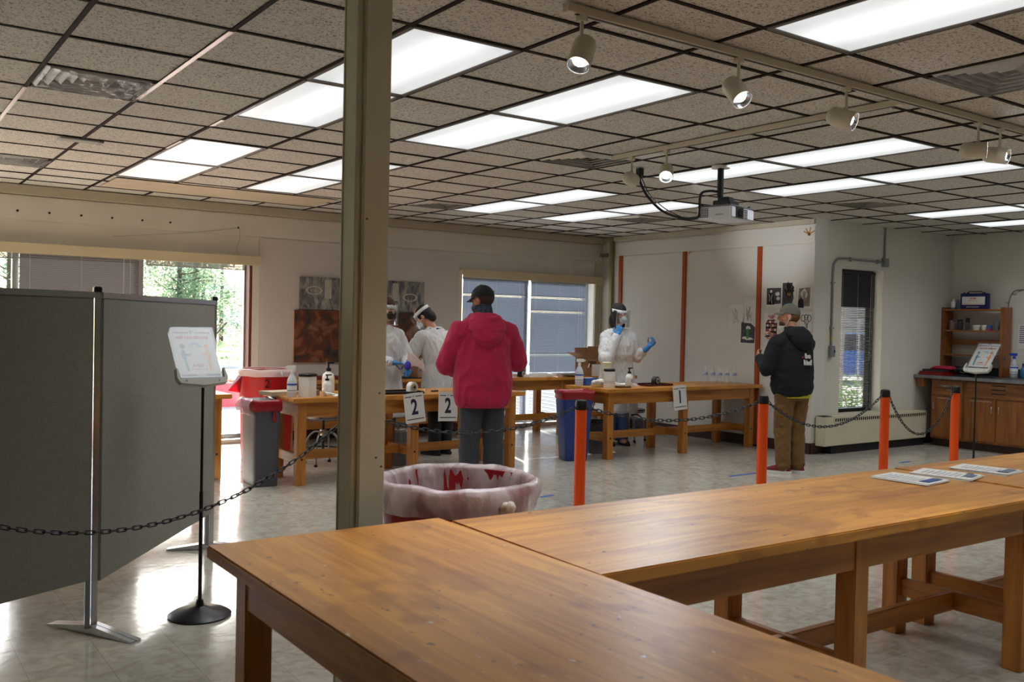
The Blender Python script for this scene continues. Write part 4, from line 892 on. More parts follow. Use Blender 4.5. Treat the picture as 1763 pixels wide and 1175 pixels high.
for s in (-1, 1): tr_.caps((s*.09, 0, .86), (s*.105, .015, .50), .108, .090); tr_.caps((s*.105, .015, .50), (s*.112, -.01, .10), .088, .080)
link('trousers', remesh('trousers', tr_, .011, 3, .010, 8, 2, (1, 1, .5)), fabric('charcoal_sweatpants', '#34373c'), p1)
for s in (-1, 1): shoe('shoe', p1, (s*.112, -.01), s*-.12, blackr, blackr)
cap_b = fabric('black_cap_cloth', '#121315')
def cap(t, q, m_, brim=.07, back=False):
    c = MB(); c.ell((0, -.008, .05), (.088, .107, .105), q); me = c.mesh('cap', 0, True, 180); nz = q.to_3x3() @ V((0, .18, -1)); cut(me, q @ V((0, -.01, .048)), nz); 
    o = link('cap', me, m_, t); vs = []; n_ = 14
    for k in range(n_+1):
        a = PI*(.12+.76*k/n_); c_, s_ = math.cos(a), math.sin(a)
        for r in (0, .5, 1): vs.append(q @ V((.086*c_*(1+.05*r), .085*s_+.0+brim*r*(s_**.6), .063-.016*r-.010*(1-s_)*r*3)))
    fs = [(a*3+b, a*3+b+1, a*3+b+4, a*3+b+3) for a in range(n_) for b in range(2)]
    bm_ = MB().add(vs, fs); me2 = bm_.mesh('brim', 0, True, 180); bo = link('brim', me2, m_, o); sm = bo.modifiers.new('s', 'SOLIDIFY'); sm.thickness = .004
    obj('button', MB().ell((0, -.008, .156), (.008, .008, .004), q), m_, o)
    return o
c1 = cap(p1, h1, cap_b); obj('badge', MB().cb((.055, -.085, .08), (.022, .006, .016), h1), mat('badge_brown', '#5a3a1e', .6), c1)
gt = MB(); gt.loft([(0, .0, -.125, .062, .068), (0, .01, -.09, .070, .078), (0, .022, -.05, .077, .088), (0, .024, -.02, .079, .092), (0, .022, -.012, .074, .086)], 30, h1); gt.caps((0, -.0, 1.50), (0, .03, 1.58), .075, .070)
link('neck_gaiter', remesh('neck_gaiter', gt, .009, 2, .005, 22, 3), mat('gaiter_navy', '#141c2b', .8, col2='#3a4656', vs=40), p1)
hr = MB(); hr.ell((0, -.022, .03), (.079, .088, .07), h1); link('hair', cut(hr.mesh('hair', 0, True, 180), h1 @ V((0, .0, 0)), h1.to_3x3() @ V((0, 1, -.25))), mat('hair_brown', '#3a2a20', .9), p1)
# --- man in the dark hoodie by the side wall
p2 = person('man in a dark navy hoodie, brown trousers and grey cap beside the wall drawings', (7.95, 6.18, 0), (.22, .975), 1.0)
h2 = Hm((-.02, .05, 1.60), math.radians(50), math.radians(0))
bd = MB(); head(bd, h2); bd.caps((0, 0, 1.42), (-.01, .03, 1.55), .060, .055); bd.loft([(0, 0, .88, .15, .10), (0, 0, 1.1, .15, .10), (0, 0, 1.32, .19, .11), (0, 0, 1.45, .07, .06)])
SL, EL, WL = (-.18, .02, 1.35), (-.285, .05, 1.08), (-.20, .27, 1.17); SR, ER, WR = (.18, .02, 1.35), (.17, .22, 1.13), (-.03, .27, 1.35)
arm(bd, SL, EL, WL, (.045, .04, .036, .027)); arm(bd, SR, ER, WR, (.045, .04, .036, .027))
hand(bd, WL, (.1, .7, .6), (.9, -.2, .1), 1, 1.0, L=.17); hand(bd, WR, (-.3, .2, .9), (-.5, .2, .3), -1, 1.0)
for s in (-1, 1): leg(bd, (s*.09, 0, .88), (s*.09, .03, .48), (s*.09, -.01, .09)); bd.ell((s*.09, .05, .045), (.04, .11, .04))
link('body', remesh('body', bd, .0085, 2), skin_l, p2); eyes(p2, h2)
hd = MB(); hd.loft([(0, .0, .80, .175, .145), (0, 0, .83, .20, .17), (0, 0, .90, .215, .185), (0, 0, 1.02, .215, .175), (0, 0, 1.2, .212, .165), (0, 0, 1.30, .205, .155), (0, 0, 1.37, .175, .13), (0, 0, 1.42, .11, .10), (0, .01, 1.47, .08, .08)], 36, None, 2.3)
for S_, E_, W_ in ((SL, EL, WL), (SR, ER, WR)): hd.caps(S_, E_, .085, .080); hd.caps(E_, W_, .074, .050)
hk = MB(); hk.loft([(0, -.15, 1.28, .02, .02), (0, -.155, 1.30, .07, .04), (0, -.145, 1.36, .12, .075), (0, -.10, 1.43, .145, .10), (0, -.04, 1.48, .122, .112), (0, -.0, 1.515, .098, .096)], 32)
for s in (-1, 1): hd.caps((s*.06, -.005, 1.41), (s*.17, 0, 1.34), .08, .088)
navy = fabric('navy_fleece', '#090b12', 0)
ho = link('hoodie', remesh('hoodie', hd, .011, 3, .016, 6, 4), navy, p2)
for W_, E_ in ((WL, EL), (WR, ER)):
    d_ = (V(W_)-V(E_)).normalized(); link('cuff', MB().cyl(V(W_)-d_*.03, V(W_)+d_*.03, .048, .042, 20).mesh('cuff', 0, True), navy, ho)
link('hood', remesh('hood', hk, .010, 2, .010, 9, 32), navy, ho)
prw = mat('print_white', '#d8d8d4', .6)
nq = frame((.02, -.192, 1.185), (1, .06, 0), (.06, -1, .03)); text('back_print', 'be', .075, prw, ho, nq @ T(.012, .032, 0), fat=.002, ext=.006); text('back_print', 'kind', .075, prw, ho, nq @ T(.012, -.035, 0), fat=.002, sx=.8, ext=.006)
obj('print_dot', MB().ell((-.055, .022, .002), (.009, .009, .006), nq), mat('print_red', '#c2282c', .6), ho)
obj('shirt_hem', MB().loft([(.01, -.01, .785, .172, .148), (.01, -.01, .82, .175, .150)], 32, None, 2.3), mat('hivis_shirt', '#b5b51e', .8), p2)
tr_ = MB(); tr_.loft([(0, 0, .76, .165, .125), (0, -.015, .86, .172, .15), (0, 0, .95, .16, .12)], 30)
for s in (-1, 1): tr_.caps((s*.088, -.005, .83), (s*.088, .025, .48), .105, .086); tr_.caps((s*.088, .025, .48), (s*.09, -.005, .09), .084, .072)
brn = fabric('brown_canvas', '#6b4d22', var=.12, vs=10); to = link('trousers', remesh('trousers', tr_, .011, 3, .013, 11, 5, (1, 1, 1.2)), brn, p2)
rs = mat('red_mesh_shoe', '#6d1420', .8)
for s in (-1, 1): shoe('shoe', p2, (s*.09, 0), s*-.05+(.75 if s < 0 else .45), rs, mat('white_sole', '#dcdad4', .6))
greyc = fabric('grey_cap_cloth', '#6a675d'); cap(p2, h2, greyc)
hr = MB(); hr.ell((0, -.025, .02), (.080, .086, .075), h2); link('hair', cut(hr.mesh('hair', 0, True, 180), h2 @ V((0, -.0, 0)), h2.to_3x3() @ V((0, 1, -.1))), mat('hair_light_brown', '#6b4a2e', .9), p2)
bdm = MB(); bdm.ell((0, .055, -.06), (.05, .045, .04), h2); link('beard', bdm.mesh('beard', 0, True, 180), mat('beard_brown', '#4a2c1c', .9), p2)
mk = obj('face_mask', MB().loft([(0, .045, -.118, .045, .050), (0, .05, -.095, .056, .058), (0, .05, -.08, .058, .060)], 24, h2), whitem, p2, smooth=True)
for s in (-1, 1): obj('mask_strap', MB().tube([h2 @ V((s*.05, .05, -.09)), h2 @ V((s*.083, .01, -.04)), h2 @ V((s*.086, -.01, .02))], .003, 5), whitem, mk)
# --- gowns
def gown(t, torso, arms_, fold, seed, vox=.011, skirt=True, m_=None):
    g = MB(); g.loft(torso, 40, None, 2.2)
    for S_, E_, W_, ra in arms_: g.caps(S_, E_, ra[0], ra[1]); g.caps(E_, W_, ra[2], ra[3])
    return link('gown', remesh('gown', g, vox, 2, fold, 11, seed, (1.2, 1.2, .45)), m_ or gownm, t)
def shield(t, q, top=.085, bot=-.13, rad=.112):
    n_ = 20; vs = []
    for k in range(n_+1):
        a = PI*(.06+.88*k/n_)
        for j, z in enumerate((top, bot)): vs.append(q @ V((rad*math.cos(a)*(1 if j == 0 else 1.03), .018+rad*1.12*math.sin(a)*(1 if j == 0 else 1.05), z)))
    me = MB().add(vs, [(2*k, 2*k+2, 2*k+3, 2*k+1) for k in range(n_)]).mesh('visor', 0, True, 180); o = link('face_shield', me, shieldm, t)
    sm = o.modifiers.new('s', 'SOLIDIFY'); sm.thickness = .0012
    b = MB(); pts_ = [q @ V((.098*math.cos(a), -.005+.112*math.sin(a), top-.012+.02*math.cos(a/1)**2*0)) for a in [2*PI*k/28 for k in range(28)]]
    b.tube(pts_, .007, 6, True); b2 = MB()
    vs = []
    for k in range(29):
        a = 2*PI*k/28
        for z in (top-.034, top+.004): vs.append(q @ V((.0935*math.cos(a), -.008+.108*math.sin(a), z-.010*math.sin(a))))
    me = MB().add(vs, [(2*k, 2*k+2, 2*k+3, 2*k+1) for k in range(28)]).mesh('head_band', 0, True, 180); bo = link('head_band', me, bandw, o); sm = bo.modifiers.new('s', 'SOLIDIFY'); sm.thickness = .006
    ed = MB()
    for k in (0, n_):
        a = PI*(.06+.88*k/n_); ed.tube([q @ V((rad*math.cos(a), .018+rad*1.12*math.sin(a), top)), q @ V((rad*1.03*math.cos(a), .018+rad*1.18*math.sin(a), bot))], .0016, 5)
    ed.tube([q @ V((rad*1.03*math.cos(a), .018+rad*1.18*math.sin(a), bot)) for a in [PI*(.06+.88*k/n_) for k in range(n_+1)]], .0013, 5)
    link('visor_edge', ed.mesh('visor_edge'), bandw, o); return o
def gloved(t, w, d, n, side, curl, **k):
    m_ = MB(); hand(m_, w, d, n, side, curl, **k); d = V(d).normalized(); m_.caps(V(w)-d*.05, V(w)+d*.02, .034, .030); link('glove', remesh('glove', m_, .0045, 1), glove, t)
def ties(t, pts_, r=.006): obj('gown_tie', MB().tube(smoothpath(pts_, 5), r, 6), gownm, t, smooth=True)
def beltloft(t, z, rx, ry, cy=0): obj('gown_belt', MB().loft([(0, cy, z-.014, rx, ry), (0, cy, z+.014, rx, ry)], 40, None, 2.2), gownm, t, smooth=True, ang=60)
hair_d = mat('hair_dark', '#1a1210', .7, bump=.6, bs=90); maskw = mat('mask_pale_blue', '#ccd6da', .8)
# woman at table 1, facing the room
p3 = person('woman in a white gown and face shield standing behind table 1', (7.82, 8.73, 0), (-.30, -.95), .99)
h3 = Hm((0, .03, 1.615), math.radians(32), math.radians(-4))
bd = MB(); head(bd, h3); bd.caps((0, 0, 1.42), (0, .02, 1.55), .050, .048); bd.loft([(0, 0, .86, .15, .10), (0, 0, 1.1, .14, .10), (0, 0, 1.32, .17, .10), (0, 0, 1.45, .06, .06)])
# local +x is the viewer's left for someone facing the camera
SA, EA, WA = (.165, .02, 1.35), (.235, .20, 1.10), (.095, .20, 1.38); SB, EB, WB = (-.165, .02, 1.35), (-.25, .04, 1.12), (-.335, .19, 1.24)
arm(bd, SA, EA, WA, (.04, .037, .034, .026)); arm(bd, SB, EB, WB, (.04, .037, .034, .026))
hand(bd, WA, (-.35, -.1, .9), (-.3, -.9, .1), 1, 1.1); hand(bd, WB, (-.5, .5, .7), (.5, .4, .3), -1, 1.1)
for s in (-1, 1): leg(bd, (s*.085, 0, .86), (s*.085, .02, .48), (s*.085, 0, .09)); bd.ell((s*.085, .05, .045), (.04, .11, .04))
link('body', remesh('body', bd, .0085, 2), skin_l, p3); eyes(p3, h3)
gloved(p3, WA, (-.35, -.1, .9), (-.3, -.9, .1), 1, 1.1, L=.19); gloved(p3, WB, (-.5, .5, .7), (.5, .4, .3), -1, 1.1, L=.19)
g3 = gown(p3, [(0, 0, .42, .265, .20), (0, 0, .44, .27, .205), (0, 0, .60, .255, .19), (0, 0, .80, .235, .175), (0, 0, .98, .205, .155), (0, 0, 1.04, .19, .145), (0, .02, 1.14, .205, .16), (0, .02, 1.26, .20, .155), (0, 0, 1.34, .18, .125), (0, 0, 1.42, .10, .085), (0, .0, 1.45, .075, .07)],
     [(SA, EA, tuple(V(EA).lerp(V(WA), .9)), (.082, .092, .085, .052)), (SB, EB, tuple(V(EB).lerp(V(WB), .35)), (.082, .078, .068, .058)), ((.06, 0, 1.41), (.15, .02, 1.36), 0, (.07, .085, .05, .05))][:2]+[((s*.05, 0, 1.40), (s*.14, .02, 1.35), (s*.165, .02, 1.33), (.07, .085, .085, .08)) for s in (-1, 1)], .024, 6)
beltloft(g3, 1.02, .20, .158); ties(g3, [(.06, .16, 1.02), (.075, .185, .9), (.07, .2, .75), (.08, .205, .62)]); ties(g3, [(.03, .16, 1.02), (-.02, .185, .88), (-.01, .195, .76)]); ties(g3, [(-.12, .15, 1.02), (-.14, .17, .85), (-.13, .18, .66)])
sc_ = mat('scrub_blue', '#4f6fae', .85); tr_ = MB(); tr_.loft([(0, 0, .74, .15, .11), (0, 0, .92, .15, .11)], 24)
for s in (-1, 1): tr_.caps((s*.085, 0, .78), (s*.085, .01, .45), .092, .08); tr_.caps((s*.085, .01, .45), (s*.088, 0, .10), .08, .078)
link('trousers', remesh('trousers', tr_, .012, 3, .010, 9, 7), sc_, p3)
for s in (-1, 1): shoe('shoe', p3, (s*.088, 0), s*-.1, blackr, blackr, .25)
hr = MB(); hr.ell((0, -.02, .080), (.089, .102, .090), h3); hr.ell((0, -.05, -.05), (.10, .07, .12), h3)
for s in (-1, 1): hr.caps(h3 @ V((s*.082, .0, .05)), h3 @ V((s*.09, .01, -.12)), .028, .022)
link('hair', remesh('hair', hr, .009, 2, .008, 25, 8, (1, 1, .3)), hair_d, p3)
def mask(t, q, m_):
    k = MB(); k.ell((0, .062, -.03), (.058, .058, .052), q); o = link('face_mask', cut(k.mesh('face_mask', 0, True, 180), q @ V((0, .045, 0)), q.to_3x3() @ V((0, -1, 0))), m_, t)
    for s in (-1, 1): obj('mask_strap', MB().tube([q @ V((s*.055, .06, -.03)), q @ V((s*.078, .02, -.01)), q @ V((s*.082, -.01, .01))], .002, 5), m_, o)
mask(p3, h3, maskw); shield(p3, h3)
# person bending over the back table
p4 = person('person in a white gown with a shield headband, bending towards the back tables', (5.42, 9.00, 0), (-.25, .97), 1.0)
h4 = Hm((-.045, .22, 1.53), math.radians(28), math.radians(-38))
bd = MB(); head(bd, h4); bd.caps((0, .09, 1.38), (-.02, .17, 1.48), .050, .048); bd.loft([(0, 0, .86, .15, .10), (0, .02, 1.05, .14, .10), (0, .07, 1.28, .17, .10), (0, .10, 1.40, .06, .06)])
SA, EA, WA = (-.18, .10, 1.31), (-.29, .20, 1.10), (-.36, .30, .93); SB, EB, WB = (.18, .08, 1.31), (.24, .2, 1.08), (.12, .40, 1.0)
arm(bd, SA, EA, WA, (.04, .037, .034, .026)); arm(bd, SB, EB, WB, (.04, .037, .034, .026)); hand(bd, WA, (-.3, .3, -.9), (.6, .6, .1), 1, .35); hand(bd, WB, (-.4, .8, -.3), (-.5, 0, -.6), -1, .5)
for s in (-1, 1): leg(bd, (s*.085, -.02, .86), (s*.085, .0, .48), (s*.09, -.02, .09)); bd.ell((s*.09, .03, .045), (.04, .11, .04))
link('body', remesh('body', bd, .0085, 2), skin_l, p4); eyes(p4, h4); gloved(p4, WA, (-.3, .3, -.9), (.6, .6, .1), 1, .35, L=.19); gloved(p4, WB, (-.4, .8, -.3), (-.5, 0, -.6), -1, .5, L=.19)
g4 = gown(p4, [(0, -.02, .52, .235, .19), (0, -.02, .54, .24, .195), (0, -.02, .75, .225, .185), (0, -.01, .95, .205, .17), (0, .0, 1.02, .185, .15), (0, .03, 1.14, .20, .155), (0, .06, 1.26, .205, .15), (0, .08, 1.33, .18, .125), (0, .09, 1.39, .11, .09), (0, .11, 1.42, .075, .07)],
     [(SA, EA, tuple(V(EA).lerp(V(WA), .9)), (.082, .085, .075, .045)), (SB, EB, tuple(V(EB).lerp(V(WB), .9)), (.08, .08, .07, .045))], .020, 9)
beltloft(g4, 1.02, .19, .155); ties(g4, [(-.05, -.10, 1.28), (-.02, -.13, 1.25), (-.045, -.14, 1.18), (-.03, -.155, 1.06)], .012); ties(g4, [(-.02, -.165, 1.02), (-.03, -.19, .9), (0, -.21, .75)], .009)
obj('collar', MB().tube([(.085*math.cos(a), .105+.08*math.sin(a), 1.405) for a in [2*PI*k/20 for k in range(20)]], .012, 8, True), navy, p4)
tr_ = MB(); tr_.loft([(0, -.02, .74, .15, .11), (0, -.02, .92, .15, .11)], 24)
for s in (-1, 1): tr_.caps((s*.085, -.02, .78), (s*.088, 0, .45), .09, .07); tr_.caps((s*.088, 0, .45), (s*.09, -.02, .10), .07, .06)
link('trousers', remesh('trousers', tr_, .012, 3, .006, 9, 10), fabric('black_trousers', '#0e0f12'), p4)
for s in (-1, 1):
    bt = MB(); bt.cyl((s*.09, -.02, .05), (s*.09, -.02, .36), .066, .08, 20); bo = obj('boot', bt, blackr, p4, smooth=True); shoe('boot_foot', p4, (s*.09, -.02), s*-.1, blackr, blackr, .27)
hr = MB(); hr.ell((0, -.02, .05), (.085, .098, .095), h4); hr.ell((0, -.075, -.03), (.07, .05, .07), h4); link('hair', remesh('hair', hr, .009, 2, .006, 25, 11), hair_d, p4)
mask(p4, h4, maskw); shield(p4, h4)
# woman half hidden by the column
p5 = person('woman in a white gown, black mask and shield half hidden behind the column', (4.71, 9.02, 0), (.02, -1.0), .99)
h5 = Hm((-.02, .03, 1.60), math.radians(14), math.radians(-6))
bd = MB(); head(bd, h5); bd.caps((0, 0, 1.42), (0, .02, 1.55), .050, .048); bd.loft([(0, 0, .86, .15, .10), (0, 0, 1.1, .14, .10), (0, 0, 1.32, .17, .10), (0, 0, 1.45, .06, .06)])
SA, EA, WA = (.17, .02, 1.34), (.23, .12, 1.10), (.05, .30, 1.06); SB, EB, WB = (-.17, .02, 1.34), (-.25, .06, 1.10), (-.16, .28, 1.03)
arm(bd, SA, EA, WA, (.04, .037, .034, .026)); arm(bd, SB, EB, WB, (.04, .037, .034, .026)); hand(bd, WA, (-.8, .4, -.1), (-.1, .2, -.9), 1, .5); hand(bd, WB, (.3, .6, -.5), (.5, -.2, -.5), -1, .8)
for s in (-1, 1): leg(bd, (s*.085, 0, .86), (s*.085, .02, .48), (s*.085, 0, .09)); bd.ell((s*.085, .05, .045), (.04, .11, .04))
link('body', remesh('body', bd, .0085, 2), skin_l, p5); eyes(p5, h5); gloved(p5, WA, (-.8, .4, -.1), (-.1, .2, -.9), 1, .5, L=.19); gloved(p5, WB, (.3, .6, -.5), (.5, -.2, -.5), -1, .8, L=.19)
g5 = gown(p5, [(0, 0, .46, .245, .19), (0, 0, .48, .25, .195), (0, 0, .75, .225, .175), (0, 0, .98, .20, .155), (0, 0, 1.04, .185, .145), (0, .01, 1.14, .195, .155), (0, .01, 1.26, .195, .15), (0, 0, 1.34, .175, .125), (0, 0, 1.41, .10, .085), (0, 0, 1.44, .075, .07)],
     [(SA, EA, tuple(V(EA).lerp(V(WA), .85)), (.078, .078, .070, .045)), (SB, EB, tuple(V(EB).lerp(V(WB), .85)), (.078, .078, .066, .045)), ((-.05, 0, 1.39), (-.14, .02, 1.34), (-.165, .02, 1.32), (.065, .082, .08, .078))], .020, 12)
beltloft(g5, 1.02, .195, .155)
tr_ = MB(); tr_.loft([(0, 0, .74, .15, .11), (0, 0, .92, .15, .11)], 24)
for s in (-1, 1): tr_.caps((s*.085, 0, .78), (s*.085, .01, .45), .09, .075); tr_.caps((s*.085, .01, .45), (s*.088, 0, .10), .075, .07); shoe('shoe', p5, (s*.088, 0), 0, blackr, blackr, .25)
link('trousers', remesh('trousers', tr_, .012, 3, .008, 9, 13), fabric('grey_trousers', '#4a4b52'), p5)
hr = MB(); hr.ell((0, -.022, .078), (.087, .102, .088), h5); hr.ell((0, -.05, .0), (.088, .065, .09), h5); hr.ell((0, -.10, .06), (.05, .045, .05), h5); link('hair', remesh('hair', hr, .009, 2, .005, 25, 14), mat('hair_brown2', '#4a2f22', .8), p5)
mask(p5, h5, mat('mask_black', '#0d0e11', .8)); shield(p5, h5)
vi = thing('sample_tube', 'purple-blue glove packet held by the woman behind the column', 'packet', tuple(p5.matrix_basis @ V((-.07, .42, .985)))); obj('wrap', MB().lathe([(.008, 0), (.03, .015), (.034, .045), (.028, .075), (.012, .09)], 18, None, True, bag_fn(.012, 4, 0)), mat('purple_nitrile', '#3b2fa8', .5), vi, smooth=True); obj('tail', MB().lathe([(.012, -.07), (.018, -.03), (.014, .01)], 12, M.Translation((.0, .02, 0)), True, bag_fn(.005, 4, 0)), glove, vi, smooth=True)
ph = MB(); n_ = 10; vs = []
for a in range(n_+1):
    for b in range(n_+1): u, v = a/n_, b/n_; vs.append((-.07+.22*u, .0+.04*math.sin(u*2.5), -.10+.20*v*(1-.35*u)+.10*u*(1-u)*2-.02*u-.06*math.sin(u*2)*v))
ph.add(vs, [(a*(n_+1)+b, (a+1)*(n_+1)+b, (a+1)*(n_+1)+b+1, a*(n_+1)+b+1) for a in range(n_) for b in range(n_)])
hp = thing('form_sheet', 'white paper form held up by the woman behind the column', 'paper', (4.87, 8.64, 1.07)); po = obj('sheet', ph, mat('form_paper', '#efe2df', .8, trl=.3), hp, smooth=True, ang=180); sm = po.modifiers.new('s', 'SOLIDIFY'); sm.thickness = .001
ln = MB()
for k in range(8): ln.cb((.08, .005, -.06+k*.016), (.16, .003, .003))
# ------------------------------------------------------------------ things on the tables
TZ = .787
def bottle_spray(x, y, z, label, s=1.0, bodym=None, trig=None, liq=None, rz=0):
    t = thing('spray_bottle', label, 'bottle', (x, y, z), rz); t.scale = (s, s, s)
    obj('bottle_body', MB().lathe([(.038, 0), (.041, .01), (.041, .13), (.036, .155), (.022, .185), (.014, .20), (.014, .21)], 24), bodym or mat('bottle_translucent', '#dfe6ea', .3, trn=.25, trl=.2), t, smooth=True)
    lb = obj('bottle_label', MB().lathe([(.0418, .045), (.0418, .125)], 24, None, False), mat('label_white', '#e3e6ea', .5), t, smooth=True); obj('label_band', MB().lathe([(.0423, .10), (.0423, .118)], 24, None, False), mat('label_blue', '#3a63b0', .5), lb); obj('label_band', MB().lathe([(.0423, .055), (.0423, .062)], 24, None, False), mat('label_grey', '#6f7a8c', .5), lb)
    tm = trig or whitem
    obj('trigger_head', MB().cyl((0, 0, .205), (0, 0, .235), .017, .014, 14).cb((.008, 0, .252), (.075, .022, .03)).cb((.052, 0, .252), (.02, .014, .014)).cb((.03, 0, .222), (.010, .012, .045), M.Rotation(.3, 4, 'Y')), tm, t, bev=.002)
    return t
def canister(x, y, z, r, h, label, lid=blackm, body=whitem, dec=True):
    t = thing('canister', label, 'canister', (x, y, z)); obj('body', MB().lathe([(r*.97, 0), (r, .006), (r, h-.01), (r*.98, h)], 32), body, t, smooth=True); obj('lid', MB().lathe([(r*1.04, h-.012), (r*1.04, h+.012), (r*.9, h+.018), (r*.3, h+.02)], 32), lid, t, smooth=True)
    if dec: obj('label_lines', MB().lathe([(r+.0006, h*.30), (r+.0006, h*.32)], 32, None, False).lathe([(r+.0006, h*.38), (r+.0006, h*.40)], 32, None, False), mat('label_violet', '#8a86a8', .6), t)
    return t
def pump(x, y, z, label, s=1.0, body=whitem, lab=True):
    t = thing('pump_bottle', label, 'bottle', (x, y, z)); t.scale = (s, s, s)
    obj('bottle_body', MB().lathe([(.036, 0), (.040, .01), (.040, .10), (.034, .125), (.016, .14), (.014, .15)], 24), body, t, smooth=True)
    obj('pump', MB().cyl((0, 0, .145), (0, 0, .165), .017, seg=16).cyl((0, 0, .16), (0, 0, .20), .006, seg=8).cb((.012, 0, .20), (.05, .016, .012)), blackm, t)
    if lab: obj('bottle_label', MB().cb((0, -.0405, .075), (.03, .002, .03)).cb((0, -.041, .078), (.024, .002, .003)), mat('label_grey2', '#a7a8a8', .6), t)
    return t
def tray(x, y, z, w, d, m_, label, rz=0):
    t = thing('tray', label, 'tray', (x, y, z), rz); obj('base', MB().cb((0, 0, .004), (w, d, .008)), m_, t, bev=.003); r_ = MB()
    for s in (-1, 1): r_.cb((s*w/2, 0, .012), (.012, d, .022)); r_.cb((0, s*d/2, .012), (w, .012, .022))
    obj('rim', r_, m_, t, bev=.004); return t
def tape(x, y, z, label, body, rz=0, s=1.0):
    t = thing('tape_dispenser', label, 'tape dispenser', (x, y, z), rz); t.scale = (s, s, s)
    a = [(.055*math.cos(PI*k/14), .055*math.sin(PI*k/14)+.04) for k in range(15)]; prof = [(.055, 0)]+a+[(-.055, 0)]
    obj('body', MB().prism(prof, -.03, .03, frame((0, 0, 0), (1, 0, 0), (0, -1, 0))), body, t, bev=.004); obj('tape_roll', MB().cyl((0, -.034, .045), (0, .034, .045), .034, seg=24), mat('tape_beige', '#b7ab90', .4), t, smooth=True); obj('core', MB().cyl((0, -.036, .045), (0, .036, .045), .014, seg=16), blackm, t); return t
def cbox(x, y, z, w, d, h, m_, label, rz=0, cat='box', name='box', flaps=(), deco=None):
    t = thing(name, label, cat, (x, y, z), rz)
    if flaps:
        obj('shell', MB().box((-w/2, -d/2, 0), (w/2, d/2, .005)).box((-w/2, -d/2, 0), (-w/2+.005, d/2, h)).box((w/2-.005, -d/2, 0), (w/2, d/2, h)).box((-w/2, -d/2, 0), (w/2, -d/2+.005, h)).box((-w/2, d/2-.005, 0), (w/2, d/2, h)), m_, t)
        for sd_, an, L in flaps:
            if sd_ == 'f': q = M.Translation((0, -d/2, h)) @ M.Rotation(an, 4, 'X'); f = MB().box((-w/2, -.003, 0), (w/2, .003, L), q)
            if sd_ == 'b': q = M.Translation((0, d/2, h)) @ M.Rotation(-an, 4, 'X'); f = MB().box((-w/2, -.003, 0), (w/2, .003, L), q)
            if sd_ == 'l': q = M.Translation((-w/2, 0, h)) @ M.Rotation(-an, 4, 'Y'); f = MB().box((-.003, -d/2, 0), (.003, d/2, L), q)
            if sd_ == 'r': q = M.Translation((w/2, 0, h)) @ M.Rotation(an, 4, 'Y'); f = MB().box((-.003, -d/2, 0), (.003, d/2, L), q)
            obj('flap', f, m_, t)
    else: obj('shell', MB().box((-w/2, -d/2, 0), (w/2, d/2, h)), m_, t, bev=.003); obj('lid_edge', MB().box((-w/2-.0015, -d/2-.0015, h*.8), (w/2+.0015, d/2+.0015, h*.815)), m_, t)
    return t
# table 2
bottle_spray(3.24, 7.93, TZ, 'clear spray bottle with blue label at the left end of table 2', 1.05, rz=2.4)
t = thing('canister', 'tall white square canister with a black lid at the left end of table 2', 'canister', (3.375, 7.90, TZ), .6)
obj('body', MB().loft([(0, 0, 0, .068, .058), (0, 0, .19, .068, .058)], 40, None, 8), whitem, t, smooth=True, ang=40); obj('lid', MB().loft([(0, 0, .185, .072, .062), (0, 0, .205, .072, .062), (0, 0, .212, .06, .05)], 40, None, 8), blackm, t, smooth=True, ang=40); obj('lid_loop', MB().tube([(.07, 0, .19), (.1, 0, .2), (.1, 0, .17), (.07, 0, .16)], .008, 8), blackm, t)
pb = pump(3.72, 8.22, TZ, 'tall white and yellow pump bottle on table 2', 1.45, lab=False); obj('bottle_label', MB().lathe([(.0405, .02), (.0405, .10)], 24, None, False), mat('label_yellow', '#c9a93a', .5), pb); pb.children[1].data = pb.children[1].data.copy(); pb.children[1].data.materials[0] = whitem
t = pump(3.60, 7.98, TZ, 'white oval pump bottle with black top on table 2', 1.0, lab=False); t.scale = (1.15, .8, .95)
cbox(3.24, 8.22, TZ, .30, .22, .035, mat('tan_binder', '#b5a385', .7), 'flat tan binder lying at the left end of table 2', .2, 'binder', 'binder')
t = thing('measuring_scoop', 'white plastic scoop lying on table 2 beside the canister', 'scoop', (3.53, 7.92, TZ), -.5); obj('bowl', MB().lathe([(.002, .004), (.03, .008), (.042, .03), (.038, .03), (.026, .014), (.002, .01)], 20, M.Translation((0, 0, .03)) @ M.Rotation(1.1, 4, 'Y')), whitem, t, smooth=True); obj('handle', MB().tube([(.02, 0, .03), (.08, 0, .025), (.15, .01, .008)], .008, 8), whitem, t, smooth=True)
cbox(3.50, 8.05, TZ, .09, .07, .05, mat('taupe_box', '#7d7062', .7), 'small taupe box on table 2 behind the scoop')
ws_ = MB(); vs = []
for a in range(9):
    for b in range(5): vs.append((-.13+.26*a/8, -.06+.12*b/4, .004+abs(mnoise.noise(V((a*.7, b*.9, 1))))*.03))
t = thing('crumpled_wipe', 'crumpled white wipe on table 2 in front of the pump bottle', 'wipe', (3.73, 7.855, TZ)); o = obj('wipe', ws_.add(vs, [(a*5+b, a*5+b+1, a*5+b+6, a*5+b+5) for a in range(8) for b in range(4)]), papm, t, smooth=True, ang=180); sm = o.modifiers.new('s', 'SOLIDIFY'); sm.thickness = .002; obj('fold', MB().tube([(-.1, 0, .01), (0, .02, .022), (.1, -.01, .01)], .008, 6), papm, t, smooth=True)
tray(4.36, 8.02, TZ, .42, .28, mat('black_tray', '#14161a', .35), 'black plastic tray near the middle of table 2')
tape(4.52, 8.03, TZ+.010, 'white tape dispenser standing on the black tray', whitem, .25)
